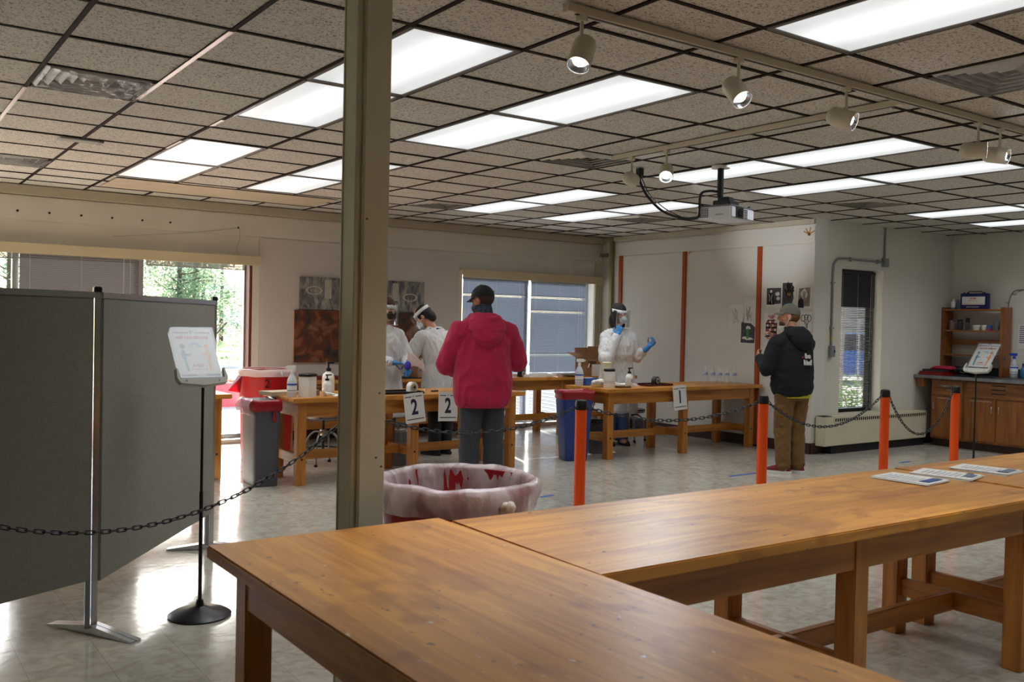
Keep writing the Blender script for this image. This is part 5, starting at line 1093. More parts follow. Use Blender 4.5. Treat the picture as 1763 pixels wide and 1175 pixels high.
t = thing('marker', 'short black marker lying on table 2', 'marker', (4.78, 8.05, TZ+.008)); obj('barrel', MB().cyl((-.03, 0, 0), (.03, .01, 0), .008, seg=12), blackm, t); obj('cap', MB().cyl((.03, .01, 0), (.055, .014, 0), .009, seg=12), blackm, t)
t = thing('vial', 'tiny white vial standing on table 2', 'vial', (4.71, 8.12, TZ)); obj('tube', MB().cyl((0, 0, 0), (0, 0, .03), .008, seg=12), whitem, t); obj('stopper', MB().cyl((0, 0, .03), (0, 0, .04), .006, seg=12), mat('amber', '#a8742c', .4), t)
cbox(5.52, 7.93, TZ, .14, .10, .035, mat('navy_box', '#1c2a6b', .5), 'flat navy blue box at the right end of table 2', .1)
cbox(5.50, 8.14, TZ, .15, .13, .20, whitem, 'white carton standing behind the navy box on table 2', .1, 'carton', 'carton')
def numsign(x, y, s, label, rot, zc=.665, sz=.20):
    t = thing('number_sign', label, 'sign', (x, y, 0)); q = frame((0, 0, zc), (1, 0, 0), (0, -1, .06)) @ M.Rotation(rot, 4, 'Z')
    w, h = .108, .14
    sh = obj('sheet', MB().box((-w, -h, -.0012), (w, h, 0), q), papm, t)
    obj('tape_fold', MB().box((-w*.6, h-.002, -.02), (w*.6, h+.001, 0), q), papm, t)
    text('number', s, sz, inkm, t, q @ T(0, .004, .0004), fat=.006, sx=.72)
    for y_ in (.105, -.108):
        if y_ > 0: obj('rule', MB().box((-.092, y_, .0002), (-.022, y_+.008, .0008), q).box((.022, y_, .0002), (.092, y_+.008, .0008), q), inkm, t)
        else: obj('rule', MB().box((-.092, y_, .0002), (.092, y_+.008, .0008), q), inkm, t)
    text('emblem', 'P', .03, inkm, t, q @ T(0, .108, .0004)); return t
numsign(4.385, 7.735, '2', 'paper sign with a navy number 2, left of two on the front of table 2', math.radians(6))
numsign(4.755, 7.735, '2', 'paper sign with a navy number 2 partly behind the man in the magenta hoodie', math.radians(-2))
numsign(7.87, 7.685, '1', 'paper sign with a navy number 1 on the front of table 1', math.radians(4))
# table 1
bottle_spray(6.86, 8.30, TZ, 'clear spray bottle with blue label standing behind the blue bin on table 1', 1.15, rz=-.6)
canister(6.93, 7.86, TZ, .062, .20, 'white canister with a black lid on the near left corner of table 1')
canister(7.12, 8.12, TZ, .055, .26, 'cream canister standing behind the black-lidded one on table 1', lid=mat('cream_lid', '#cfc3a4', .5), body=mat('cream_body', '#d8cfb8', .5), dec=False)
pump(7.23, 7.86, TZ, 'white pump bottle with a black top on table 1', 1.1)
bx = cbox(7.02, 8.33, TZ, .20, .12, .085, mat('box_blue', '#2c62b4', .5), 'blue cardboard glove box on table 1 behind the canister', .15); obj('opening', MB().box((-.06, -.03, .0852), (.06, .03, .0862)), whitem, bx)
fb = thing('cotton_pile', 'heap of white cotton and gauze on a silver tray on table 1', 'gauze', (6.90, 8.02, TZ)); obj('tray_base', MB().lathe([(.07, 0), (.085, .035), (.08, .035), (.066, .006), (.003, .006)], 30, None, True, None, 1.1, .75), chrome, fb, smooth=True)
cw = MB()
for k in range(14): cw.ell((random.uniform(-.05, .05), random.uniform(-.035, .035), .03+random.uniform(0, .045)), (.03, .026, .022))
link('cotton', remesh('cotton', cw, .007, 1, .006, 30, 15), mat('cotton', '#eeeae0', 1.0), fb)
for x, y, rz, lab in ((7.36, 8.05, .2, 'white folded papers on table 1 behind the pump bottle'), (7.30, 8.33, -.2, 'white paper bag lying at the back of table 1')):
    t = thing('papers', lab, 'papers', (x, y, TZ), rz); obj('sheet', MB().cb((0, 0, .006), (.26, .19, .010)), papm, t); obj('sheet', MB().cb((.02, .01, .020), (.24, .17, .016), M.Rotation(.15, 4, 'Z')), papm, t)
tray(7.12, 7.84, TZ, .16, .09, mat('brown_tray', '#7c5b34', .6), 'small brown tray on table 1 between canister and pump bottle')
tray(7.78, 8.05, TZ, .42, .26, mat('maroon_tray', '#4a151a', .4), 'dark red tray on table 1 under the black tape dispenser', .05)
tape(7.84, 8.06, TZ+.010, 'black tape dispenser standing on the dark red tray', mat('dispenser_black', '#16181b', .45), .2)
wat = mat('water_plastic', '#dfeaf0', .08, trn=.78); wlab = mat('water_label', '#5e7fb6', .4, col2='#dfe6f2', vs=30)
for k in range(5):
    t = thing('water_bottle', ['leftmost', 'second from the left', 'middle', 'fourth from the left', 'rightmost'][k]+' of five clear water bottles on table 1', 'bottle', (8.86+k*.065, 8.22-k*.06, TZ), 0, 'row of water bottles on table 1')
    obj('bottle_body', MB().lathe([(.024, 0), (.031, .008), (.031, .05), (.029, .055), (.031, .06), (.031, .135), (.024, .16), (.012, .178), (.012, .19)], 20), wat, t, smooth=True); obj('cap', MB().cyl((0, 0, .185), (0, 0, .20), .0145, seg=16), whitem, t); obj('bottle_label', MB().lathe([(.0318, .098), (.0318, .135)], 20, None, False), wlab, t, smooth=True)
# back tables
bt_ = thing('table_mat', 'black mat covering the right part of the left back table', 'mat', (5.55, 10.12, TZ)); obj('sheet', MB().cb((0, 0, .005), (1.7, .36, .010)), blackr, bt_, bev=.002); obj('edge', MB().cb((0, -.18, .0075), (1.7, .01, .014)), blackr, bt_)
ob = cbox(5.82, 10.10, TZ+.013, .34, .26, .23, card, 'brown cardboard carton on the black mat under the copper painting', .15); obj('print_mark', MB().cyl((.05, -.132, .10), (.05, -.1335, .10), .035, seg=20), mat('print_brown', '#3c2a1a', .7), ob)
cbox(5.38, 10.12, TZ+.013, .22, .2, .16, mat('grey_box', '#8b8884', .7), 'grey box on the black mat behind the raised paper')
for x, y, rz, lab in ((5.10, 10.00, .1, 'white stack of papers on the black mat'), (7.35, 9.85, .1, 'flat white paper stack on the back table before the blinds'), (7.66, 10.02, -.15, 'white folded sheets on the back table left of the open carton')):
    t = thing('papers', lab, 'papers', (x, y, TZ+(.013 if x < 6 else 0)), rz); obj('sheet', MB().cb((0, 0, .008), (.30, .2, .014)), papm, t); obj('sheet', MB().cb((.03, .01, .024), (.27, .18, .016), M.Rotation(.2, 4, 'Z')), papm, t)
t = thing('crumpled_paper', 'crumpled white paper on the black mat left of the papers', 'paper', (4.86, 10.05, TZ+.012)); cw = MB()
for k in range(9): cw.ell((random.uniform(-.05, .05), random.uniform(-.04, .04), .025+random.uniform(0, .03)), (.035, .03, .025))
link('crumple', remesh('crumple', cw, .008, 0, .012, 25, 16), papm, t)
tape(7.20, 9.90, TZ, 'black tape dispenser on the back table before the blinds', mat('dispenser_black', '#16181b', .45), .4)
pt = thing('plate', 'flat brown plate on the back table left of the open carton', 'plate', (7.98, 9.84, TZ)); obj('rim', MB().lathe([(.06, 0), (.13, .018), (.125, .022), (.06, .006), (.002, .006)], 30), mat('plate_brown', '#6f5f4a', .5), pt, smooth=True); obj('foot_ring', MB().lathe([(.05, 0), (.055, .004)], 20), mat('plate_brown', '#6f5f4a', .5), pt)
st_ = thing('paper_strip', 'tall bent white strip standing on the back table beside the black dispenser', 'paper', (7.02, 9.86, TZ)); obj('strip', MB().box((-.02, -.002, 0), (.02, .002, .20), M.Rotation(-.25, 4, 'Y')), papm, st_); obj('foot', MB().box((-.02, -.03, 0), (.03, .03, .003)), papm, st_)
cx_ = cbox(8.52, 10.05, TZ, .34, .30, .24, card, 'open brown cardboard carton on the back table beside the woman', -.12, flaps=(('l', 1.1, .16), ('f', -.35, .0001), ('b', .2, .14), ('r', .5, .15)))
obj('front_flap', MB().box((-.17, -.003, 0), (.10, .003, .17), M.Translation((-.02, -.15, .24)) @ M.Rotation(.25, 4, 'X')), card, cx_)
obj('print_block', MB().box((-.15, -.1515, .12), (-.02, -.150, .2)), mat('print_brown2', '#5c4128', .8), cx_)
wb_ = cbox(8.50, 9.84, TZ, .21, .10, .155, whitem, 'white printed box with a dark picture in front of the open carton', -.1); obj('picture', MB().box((-.02, -.0525, .01), (.09, -.051, .085)), mat('picture_dark', '#3c3f3c', .5), wb_); obj('picture_disc', MB().cyl((.035, -.053, .045), (.035, -.0545, .045), .028, seg=20), mat('picture_pale', '#a9a794', .5), wb_)
rt = thing('tool_case', 'dark red flat case on the left back table', 'case', (4.55, 10.15, TZ)); obj('shell', MB().cb((0, 0, .02), (.34, .22, .04)), mat('case_red', '#7a1418', .4), rt, bev=.006); obj('handle', MB().tube([(-.05, -.11, .02), (-.05, -.14, .02), (.05, -.14, .02), (.05, -.11, .02)], .007, 8), blackm, rt)
# stools
sw_ = wood('stool_wood', '#8b6238', '#b98b58', 0, .45)
def stool(x, y, hz, label, rz=0, seatm=None):
    t = thing('stool', label, 'stool', (x, y, 0), rz); obj('seat', MB().lathe([(.168, hz-.03), (.178, hz-.022), (.178, hz-.006), (.165, hz)], 32), seatm or sw_, t, smooth=True); obj('seat_rim', MB().lathe([(.172, hz-.05), (.181, hz-.04), (.181, hz-.02), (.176, hz-.02)], 32, None, False), steel, t, smooth=True)
    obj('screw_post', MB().cyl((0, 0, .16), (0, 0, hz-.03), .014, seg=14), blackm, t); obj('hub', MB().cyl((0, 0, .30), (0, 0, .36), .035, seg=18), chrome, t)
    for k in range(4):
        a = PI/4+PI/2*k; c, s_ = math.cos(a), math.sin(a); lg = obj('leg', MB().tube(smoothpath([(.03*c, .03*s_, .335), (.10*c, .10*s_, .33), (.17*c, .17*s_, .24), (.19*c, .19*s_, .02)], 5), .011, 8), steel, t, smooth=True); obj('foot', MB().cyl((.19*c, .19*s_, 0), (.19*c, .19*s_, .025), .017, seg=12), blackr, lg)
    obj('foot_ring', MB().tube([(.185*math.cos(2*PI*k/28), .185*math.sin(2*PI*k/28), .16) for k in range(28)], .008, 8, True), blackm, t, smooth=True)
stool(3.98, 8.90, .52, 'steel stool with a round wooden seat under the gap behind table 2')
stool(8.28, 8.95, .42, 'low dark stool behind table 1 beside the woman in scrubs', .3, mat('stool_dark', '#2a2622', .5))
# ------------------------------------------------------------------ paintings on the back wall
def paint_mat(name, ramp, scale, stretch, dist):
    m = bpy.data.materials.new(name); m.use_nodes = True; n = m.node_tree.nodes; l = m.node_tree.links; p = n['Principled BSDF']; p.inputs['Roughness'].default_value = .6
    tc = n.new('ShaderNodeTexCoord'); mp = n.new('ShaderNodeMapping'); mp.inputs['Scale'].default_value = stretch; l.new(tc.outputs['Object'], mp.inputs[0])
    nz = n.new('ShaderNodeTexNoise'); nz.inputs['Scale'].default_value = scale; nz.inputs['Detail'].default_value = 7; nz.inputs['Distortion'].default_value = dist; l.new(mp.outputs[0], nz.inputs[0])
    cr = n.new('ShaderNodeValToRGB'); e = cr.color_ramp.elements
    e[0].position, e[0].color = ramp[0][0], (*lin(ramp[0][1]), 1); e[1].position, e[1].color = ramp[-1][0], (*lin(ramp[-1][1]), 1)
    for a, c in ramp[1:-1]: q = e.new(a); q.color = (*lin(c), 1)
    l.new(nz.outputs[0], cr.inputs[0]); l.new(cr.outputs[0], p.inputs['Base Color']); return m
gp = thing('painting', 'wide grey canvas of pale plates on a streaked ground, above the copper canvas', 'painting', (5.37, 10.82, 1.805))
cv = obj('canvas', MB().cb((0, 0, 0), (1.74, .03, .40)), paint_mat('grey_painting', [(.25, '#2a2d33'), (.42, '#63656a'), (.56, '#8d8b86'), (.75, '#b9b5ab')], 4.5, (3.2, 1, 1.2), 1.0), gp, bev=.003)
platem = mat('painted_plate', '#b9b5a9', .6, var=.1, vs=20); ringm = mat('painted_line', '#3c3e42', .6)
def flatring(cx, cz, rx, rz, w, m_, y=-.0165, th=.001):
    vs = []; n_ = 36
    for k in range(n_):
        a = 2*PI*k/n_
        for f in (1, 1-w): vs += [(cx+rx*f*math.cos(a), y, cz+rz*f*math.sin(a)), (cx+rx*f*math.cos(a), y+th, cz+rz*f*math.sin(a))]
    fs = []
    for k in range(n_):
        a, b = k*4, ((k+1) % n_)*4; fs += [(a, b, b+2, a+2), (a+1, a+3, b+3, b+1), (a, a+1, b+1, b), (a+2, b+2, b+3, a+3)]
    obj('painted_ring', MB().add(vs, fs), m_, gp)
for cx, cz in ((-.69, .035), (-.22, .03), (.19, .03), (.655, -.01)):
    flatring(cx, cz, .115, .055, .32, platem); flatring(cx, cz, .118, .057, .03, ringm, -.0168); flatring(cx, cz, .078, .037, .08, ringm, -.0168)
for cx in (-.505, .44): obj('painted_panel', MB().box((cx-.045, -.0166, -.06), (cx+.045, -.0155, .17)), platem, gp)
cpn = thing('painting', 'wide copper and brown abstract canvas under the grey one', 'painting', (5.35, 10.82, 1.275))
obj('canvas', MB().cb((0, 0, 0), (1.84, .035, .64)), paint_mat('copper_painting', [(.28, '#15110f'), (.42, '#44342c'), (.50, '#63331f'), (.57, '#8a4e32'), (.64, '#7a675c'), (.74, '#a98a78')], 2.6, (1.6, 1, 1.6), 1.1), cpn, bev=.003)
obj('edge_strip', MB().box((-.925, -.016, -.32), (-.92, .016, .32)), mat('canvas_edge', '#c9a08c', .7), cpn)
# ------------------------------------------------------------------ drawings pinned to the side wall
char = mat('charcoal_ink', '#17171a', .8); greyp = mat('grey_wash', '#4a4950', .85, var=.35, vs=22); pinkp = mat('pink_crayon', '#b8505a', .8); greenp = mat('green_crayon', '#3f8a2e', .7); yelp = mat('ochre_crayon', '#8c7a2c', .8); bluep = mat('blue_crayon', '#27607e', .8); brownp = mat('brown_wash', '#8c7b70', .85, var=.3, vs=18); pencil = mat('pencil_line', '#8f8d8a', .8)
def drawing(label, y0, y1, z0, z1, tilt=0):
    t = thing('drawing', label, 'drawing', (9.3605, (y0+y1)/2, (z0+z1)/2)); w, h = abs(y1-y0), z1-z0
    q = frame((0, 0, 0), (0, -1, 0), (-1, 0, 0)) @ M.Rotation(tilt, 4, 'Z'); obj('sheet', MB().box((-w/2, -h/2, 0), (w/2, h/2, .002), q), papm, t)
    def poly(name, pts_, m_, z=.0024): obj(name, MB().prism([(x*w/2, y*h/2) for x, y in pts_], .0018, z, q), m_, t)
    def line(name, pl_, m_, r=.004):
        b = MB()
        for p in pl_: b.tube([q @ V((x*w/2, y*h/2, .0025)) for x, y in p], r, 5)
        obj(name, b, m_, t)
    return poly, line
circ = lambda cx, cy, rx, ry, n_=18: [(cx+rx*math.cos(2*PI*k/n_), cy+ry*math.sin(2*PI*k/n_)) for k in range(n_)]
random.seed(5)
blob = lambda cx, cy, rx, ry, j=.25, n_=22: [(cx+rx*(1+random.uniform(-j, j))*math.cos(2*PI*k/n_), cy+ry*(1+random.uniform(-j, j))*math.sin(2*PI*k/n_)) for k in range(n_)]
def scrib(n_, x0, x1, y0, y1, k=7): return [[(random.uniform(x0, x1), random.uniform(y0, y1)) for _ in range(k)] for _ in range(n_)]
P_, L_ = drawing('charcoal drawing of a standing figure, top left of the sheets by the wall corner', 7.47, 7.70, 1.75, 2.0)
P_('wash', [(-.95, -.72), (.95, -.6), (.95, .95), (-.95, .95)], greyp); P_('figure', [(-.7, -.7), (.1, -.7), (.0, .1), (-.15, .45), (-.55, .45), (-.7, .1)], char, .0028); P_('face', circ(-.35, .62, .14, .14), papm, .0030); P_('shape', circ(.5, .35, .3, .2), papm, .0028); P_('shape', circ(.6, -.1, .24, .17), papm, .0028); L_('stroke', [[(-.6, .3), (-.5, 0), (-.55, -.4)], [(-.2, .3), (-.3, -.1), (-.2, -.6)]], papm, .003)
P_, L_ = drawing('dark portrait drawing with wild spiky hair, top middle of the sheets by the corner', 7.255, 7.46, 1.75, 2.07)
P_('wash', [(-.95, -.95), (.3, -.95), (.7, -.3), (.5, .9), (-.95, .9)], greyp); P_('hair', blob(0, .35, .62, .55, .35, 30), char, .0028); P_('face', circ(.02, -.08, .34, .36), mat('dark_face', '#2c2a20', .8), .0032); P_('eye', circ(-.13, .02, .11, .12), yelp, .0036); P_('eye', circ(.18, .02, .11, .12), yelp, .0036); P_('collar', blob(0, -.8, .75, .18, .1), bluep, .003); L_('stroke', [[(-.5, .7), (-.3, .3)], [(.5, .8), (.3, .4)], [(.05, .1), (.05, -.15)], [(-.1, -.3), (.2, -.3)]], yelp, .003)
P_, L_ = drawing('pale portrait drawing with white hair, top right of the sheets by the corner', 7.025, 7.24, 1.74, 2.0)
P_('wash', [(-.85, -.8), (.75, -.8), (.8, .95), (-.7, .85)], brownp); P_('hair', blob(.0, .35, .42, .42, .2), papm, .0028); P_('face', circ(-.02, .18, .2, .26), mat('face_grey', '#9c938a', .8), .0032); P_('coat', [(-.8, -.95), (.0, -.95), (-.1, -.2), (-.45, .0), (-.8, -.3)], char, .003); L_('stroke', scrib(5, -.4, .4, 0, .7, 4), pencil, .002)
P_, L_ = drawing('pink and black striped beetle-like drawing below the figure drawing', 7.50, 7.72, 1.36, 1.68)
P_('shell', [(-.75, -.85), (.75, -.85), (.8, .2), (.5, .5), (-.5, .5), (-.8, .2)], char)
for k, z in enumerate((-.62, -.28, .05, .33)):
    for a in range(4): P_('stripe', [(-.68+a*.36, z-.09), (-.40+a*.36, z-.09), (-.40+a*.36, z+.09), (-.68+a*.36, z+.09)], pinkp if (a+k) % 2 else papm, .0028)
P_('centre', blob(0, .0, .12, .2), yelp, .0032); L_('stroke', scrib(6, -.5, .5, .5, .95, 4), pinkp, .003)
P_, L_ = drawing('black marker doodle of loops to the right of the man in the dark hoodie', 6.985 + .03, 7.18, 1.48, 1.70)
L_('stroke', [circ(-.5, .3, .35, .35)+[(-.15, .3)], circ(.05, .4, .3, .3)+[(.35, .4)], circ(.55, .3, .32, .35)+[(.87, .3)], [(-.3, 0), (.1, -.7), (.5, 0)], [(0, 0), (.3, -.8)]], char, .004)
P_, L_ = drawing('long white sheet with black ink shapes low on the wall behind the hoodie sleeve', 7.45, 7.71, .89, 1.33)
L_('stroke', scrib(7, -.8, .7, .1, .55, 6)+scrib(3, -.7, .2, -.75, -.55, 4), char, .005); P_('shape', blob(.2, .75, .5, .18, .4), char)
P_, L_ = drawing('faint pencil sketch on white paper, left one above the water bottles', 8.05, 8.31, 1.48, 1.79, .03); L_('stroke', scrib(7, -.5, .5, -.6, .7, 4), pencil, .0015)
P_, L_ = drawing('faint pencil sketch on white paper, right one touching the orange batten', 7.86, 8.055, 1.56, 1.87, -.02); L_('stroke', scrib(8, -.6, .4, -.9, .4, 4), pencil, .0018)
P_, L_ = drawing('dark drawing with a bright green stick and white bones below the pencil sketches', 7.86, 8.095, 1.29, 1.56, -.05)
P_('wash', [(-.95, -.95), (.95, -.9), (.95, .6), (.3, .95), (-.95, .95)], greyp); P_('bone', blob(0, -.5, .75, .16, .3), papm, .0028); P_('bone', blob(0, .5, .3, .2, .3), papm, .0028); P_('stick', [(-.2, -.5), (.15, -.5), (.12, .45), (-.18, .4)], greenp, .0034)
for k, (y, z, c) in enumerate(((7.08, 2.63, 1), (9.02, 2.50, 0))):
    t = thing('tape_scrap', ['small yellow tape scrap near the top of the side wall boards', 'star of brown tape strips on the frieze near the corner'][c], 'tape', (9.3515, y, z)); q = frame((0, 0, 0), (0, -1, 0), (-1, 0, 0))
    for a in ((.4, 1.3, 2.2, 2.7) if c else (.8,)): obj('strip', MB().cb((.0, .0, 0), (.11 if c else .06, .014, .001), q @ M.Rotation(a, 4, 'Z') @ T(.03 if c else 0, 0, .0005)), mat('tape_ochre', '#b0823c', .6), t)
em = thing('sensor_box', 'small grey electrical bracket high in the corner by the blinds', 'box', (9.30, 10.70, 2.54)); obj('case', MB().cb((0, 0, 0), (.015, .14, .06)), greym, em, bev=.003); obj('arm', MB().cb((-.02, .07, .0), (.04, .02, .035)), greym, em, bev=.003); struct
# wall hooks and picture wires on the back wall
for k, x in enumerate((1.423, 1.722, 2.031, 2.341, 2.655, 2.956, 3.732)):
    t = thing('wall_hook', '%s tiny dark hook from the left in the row above the left window' % ['first', 'second', 'third', 'fourth', 'fifth', 'sixth', 'seventh'][k], 'hook', (x, 10.838, 2.54), 0, 'row of tiny hooks above the left window')
    obj('plate', MB().cyl((0, 0, 0), (0, -.004, 0), .012, seg=10), blackm, t); obj('hook', MB().tube([(0, -.003, 0), (0, -.02, -.004), (0, -.022, .01)], .003, 5), blackm, t)
wi = thing('picture_wire', 'thin wire drooping from a hook to the corner of the left valance', 'wire', (3.74, 10.832, 2.54)); obj('wire', MB().tube(smoothpath([(0, 0, 0), (-.5, -.002, -.09), (-1.4, -.002, -.20)]), .0016, 4), greym, wi); obj('wire_tail', MB().tube(smoothpath([(0, 0, 0), (.01, -.01, -.12), (-.03, -.015, -.24), (.0, -.015, -.33)]), .0016, 4), greym, wi)
# ------------------------------------------------------------------ recess: conduit, boxes, heater
gal = mat('conduit_grey', '#8f9394', .45, metal=.4)
ct = thing('conduit', 'grey electrical conduit and boxes around the recess window', 'conduit', (10.76, 7.0, 2.36))
obj('junction_box', MB().cb((0, -.025, 0), (.10, .05, .11)), gal, ct, bev=.004)
obj('pipe', MB().cyl((0, -.015, .05), (0, -.015, .445), .012, seg=12), gal, ct, smooth=True)
obj('pipe', MB().tube(smoothpath([(-.04, -.015, .0), (-.5, -.015, .0), (-.90, -.015, .0), (-1.0, -.015, -.03), (-1.05, -.015, -.12), (-1.055, -.015, -.4), (-1.055, -.015, -1.06)], 6), .0125, 12), gal, ct, smooth=True)
obj('outlet_box', MB().cb((-1.055, -.025, -1.13), (.075, .05, .135)), gal, ct, bev=.004); obj('socket', MB().cyl((-1.035, -.05, -1.13), (-1.035, -.053, -1.13), .018, seg=14), mat('socket_dark', '#3c3e40', .5), ct)
for x, z in ((-.16, 0), (-.72, 0)): obj('strap', MB().cb((x, -.015, z), (.02, .03, .05)), gal, ct)
for z in (-.3, -.85): obj('strap', MB().cb((-1.055, -.015, z), (.06, .03, .02)), gal, ct)
obj('yellow_mark', MB().cyl((-1.055, -.015, -1.0), (-1.055, -.015, -.95), .0132, seg=12), mat('yellow_tape', '#b8a030', .5), ct)
ht = thing('baseboard_heater', 'cream baseboard heater with a slotted top along the recess wall', 'heater', (10.52, 6.99, .10))
obj('cabinet', MB().box((-1.07, -.13, 0), (1.09, 0, .355)), creamm, ht, bev=.006); obj('top_grille', MB().box((-.9, -.133, .285), (1.08, -.130, .335)), creamm, ht)
for k in range(46): obj('slot', MB().cb((-.86+k*.0423, -.134, .31), (.024, .003, .036)), mat('slot_dark', '#241d17', .8), ht)
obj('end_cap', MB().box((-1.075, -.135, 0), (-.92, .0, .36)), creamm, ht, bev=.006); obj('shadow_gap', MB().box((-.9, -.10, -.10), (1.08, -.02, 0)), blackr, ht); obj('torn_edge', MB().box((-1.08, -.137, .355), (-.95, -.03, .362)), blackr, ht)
# ------------------------------------------------------------------ cabinets, counter, hutch
cb_ = thing('base_cabinet', 'wooden base cabinet with drawer, doors and chrome pulls under the sink counter', 'cabinet', (11.62, 6.82, 0))
obj('carcass', MB().box((.02, -3.6, .10), (.76, 0, .885)), cabw, cb_); obj('toe_kick', MB().box((.07, -3.6, 0), (.12, 0, .10)), basem, cb_); obj('plinth', MB().box((.12, -3.6, 0), (.76, -.01, .10)), basem, cb_)
def front(name, y0, y1, z0, z1, m_=cabw): return obj(name, MB().box((0, y0-6.82, z0), (.02, y1-6.82, z1)), m_, cb_, bev=.004)
def pull(par, y, z, vert=True):
    L = .05; p = [(0, 0, -L), (-.022, 0, -L*.8), (-.03, 0, 0), (-.022, 0, L*.8), (0, 0, L)]; p = [(a, (0 if vert else c), (c if vert else 0)) for a, b, c in p]
    obj('handle', MB().tube(smoothpath([(a, y-6.82+b, z+c) for a, b, c in p], 4), .006, 8), chrome, par, smooth=True)
d = front('drawer', 6.385, 6.80, .675, .865, cabwy); pull(d, 6.60, .79, False); obj('label_holder', MB().box((-.004, -.33, .735), (.001, -.22, .75)), greym, d)
for y0, y1, ph_ in ((6.385, 6.80, 6.76), (5.965, 6.335, 6.00), (5.555, 5.945, 5.91), (5.13, 5.53, 5.17), (4.70, 5.11, 5.07)):
    d = front('door', y0, y1, .125, .655); pull(d, ph_, .53)
f_ = front('false_front', 5.555, 6.335, .675, .865, cabwy)
for z in (.835, .785, .735): obj('vent_slot', MB().cb((-.001, 5.93-6.82, z), (.004, .17, .012)), blackr, f_)
front('drawer', 4.70, 5.53, .675, .865, cabwy)
wh_ = mat('worn_scratch', '#a98f86', .8)
for y, z, w in ((6.60, .632, .26), (6.15, .630, .28), (6.62, .80, .16)): obj('scratch', MB().cb((-.0008, y-6.82, z), (.002, w, .012)), wh_, cb_)
cto = thing('countertop', 'dark grey sink counter with a pale worn front edge', 'counter', (11.50, 6.99, .89)); dkc = mat('counter_dark', '#24262a', .3, var=.2, vs=5)
obj('slab', MB().box((.012, -3.8, 0), (.89, 0, .037)), dkc, cto); obj('front_edge', MB().box((0, -3.8, -.002), (.014, 0, .037)), mat('edge_grey', '#77777a', .4, var=.3, vs=6), cto); obj('backsplash', MB().box((.86, -3.8, .037), (.885, -.01, .14)), dkc, cto); obj('bracket', MB().box((.04, -.12, -.12), (.10, -.02, 0)), cabw, cto)
obj('sink_rim', MB().box((.25, -1.75, .037), (.75, -.95, .045)), steel, cto); obj('sink_bowl', MB().box((.29, -1.71, .0445), (.71, -.99, .0465)), mat('sink_dark', '#16181a', .2), cto)
fa = thing('faucet', 'dull gooseneck faucet behind the sink', 'faucet', (12.27, 5.60, .927)); obj('base', MB().cyl((0, 0, 0), (0, 0, .05), .03, .022, 16), steel, fa); obj('spout', MB().tube(smoothpath([(0, 0, .05), (0, 0, .16), (-.05, 0, .21), (-.14, 0, .2), (-.16, 0, .15)]), .01, 8), steel, fa, smooth=True); obj('lever', MB().cyl((0, -.06, .03), (0, -.10, .05), .008, seg=8), steel, fa)
hu = thing('hutch_shelf', 'open wooden shelf unit standing on the counter in the corner', 'shelf', (12.245, 6.58, .928)); hw_ = .40
for y in (-hw_, hw_): obj('side', MB().box((-.11, y-.022, 0), (.11, y+.022, .90)), cabw, hu, bev=.003)
for z in (.855, .575): obj('shelf', MB().box((-.10, -hw_+.022, z), (.11, hw_-.022, z+.022)), cabwy, hu, bev=.002)
obj('rail', MB().box((.06, -hw_+.022, .40), (.08, hw_-.022, .47)), cabwy, hu); obj('shelf', MB().box((-.10, -hw_+.022, .25), (.11, hw_-.022, .27)), cabwy, hu)
zs = .928+.597; zt = .928+.877
def jar(y, r, h, label, m_, lidm=None, lh=.02):
    t = thing('jar', label, 'jar', (12.20, y, zs)); obj('body', MB().lathe([(r*.9, 0), (r, .008), (r, h*.8), (r*.82, h*.95), (r*.82, h)], 20), m_, t, smooth=True); obj('lid', MB().lathe([(r*.9, h), (r*.9, h+lh), (r*.3, h+lh)], 20), lidm or steel, t); return t
jar(6.88, .042, .11, 'pinkish glass jar at the left of the middle shelf', mat('jar_pink', '#8f6a66', .2, trn=.3))
t = jar(6.77, .038, .12, 'dark glass jar with a stick in it on the middle shelf', mat('jar_dark', '#3a3a3a', .15, trn=.3), blackm); obj('stick', MB().cyl((0, 0, .1), (-.0, .03, .21), .005, seg=8), steel, t)
t = jar(6.665, .028, .10, 'slim bottle with a big black cap on the middle shelf', mat('jar_smoke', '#55585a', .2, trn=.3), blackm, .065)
for y, r_, lab in ((6.545, .05, 'wide white tub on the middle shelf'), (6.44, .036, 'narrow white tub on the middle shelf')):
    t = thing('tub', lab, 'tub', (12.20, y, zs)); obj('body', MB().lathe([(r_*.9, 0), (r_, .05)], 20), mat('tub_cream', '#c9c4b4', .5), t, smooth=True); obj('lid', MB().lathe([(r_*1.05, .05), (r_*1.05, .068), (r_*.2, .07)], 20), whitem, t)
t = cbox(12.19, 6.365, zs, .05, .05, .07, mat('small_blue', '#2a6aa8', .5), 'small blue and pink box on the middle shelf'); obj('band', MB().box((-.0255, -.0255, .005), (.0255, .0255, .03)), mat('small_pink', '#a03a78', .5), t)
t = thing('drinking_glass', 'clear glass with brushes at the right of the middle shelf', 'glass', (12.20, 6.27, zs)); obj('glass_body', MB().lathe([(.032, 0), (.04, .12), (.037, .12), (.03, .006), (.002, .006)], 20), mat('glass_grey', '#7c8280', .1, trn=.55), t, smooth=True); obj('brush', MB().cyl((0, 0, .01), (.0, -.035, .15), .005, seg=6), whitem, t)
t = thing('lotion_bottle', 'small white bottle on top of the corner shelf unit', 'bottle', (12.22, 6.88, zt)); obj('bottle_body', MB().lathe([(.03, 0), (.033, .01), (.033, .10), (.014, .12)], 18), whitem, t, smooth=True); obj('cap', MB().cyl((0, 0, .12), (0, 0, .14), .015, seg=12), whitem, t); obj('base_band', MB().lathe([(.0338, .005), (.0338, .02)], 18, None, False), bluep, t)
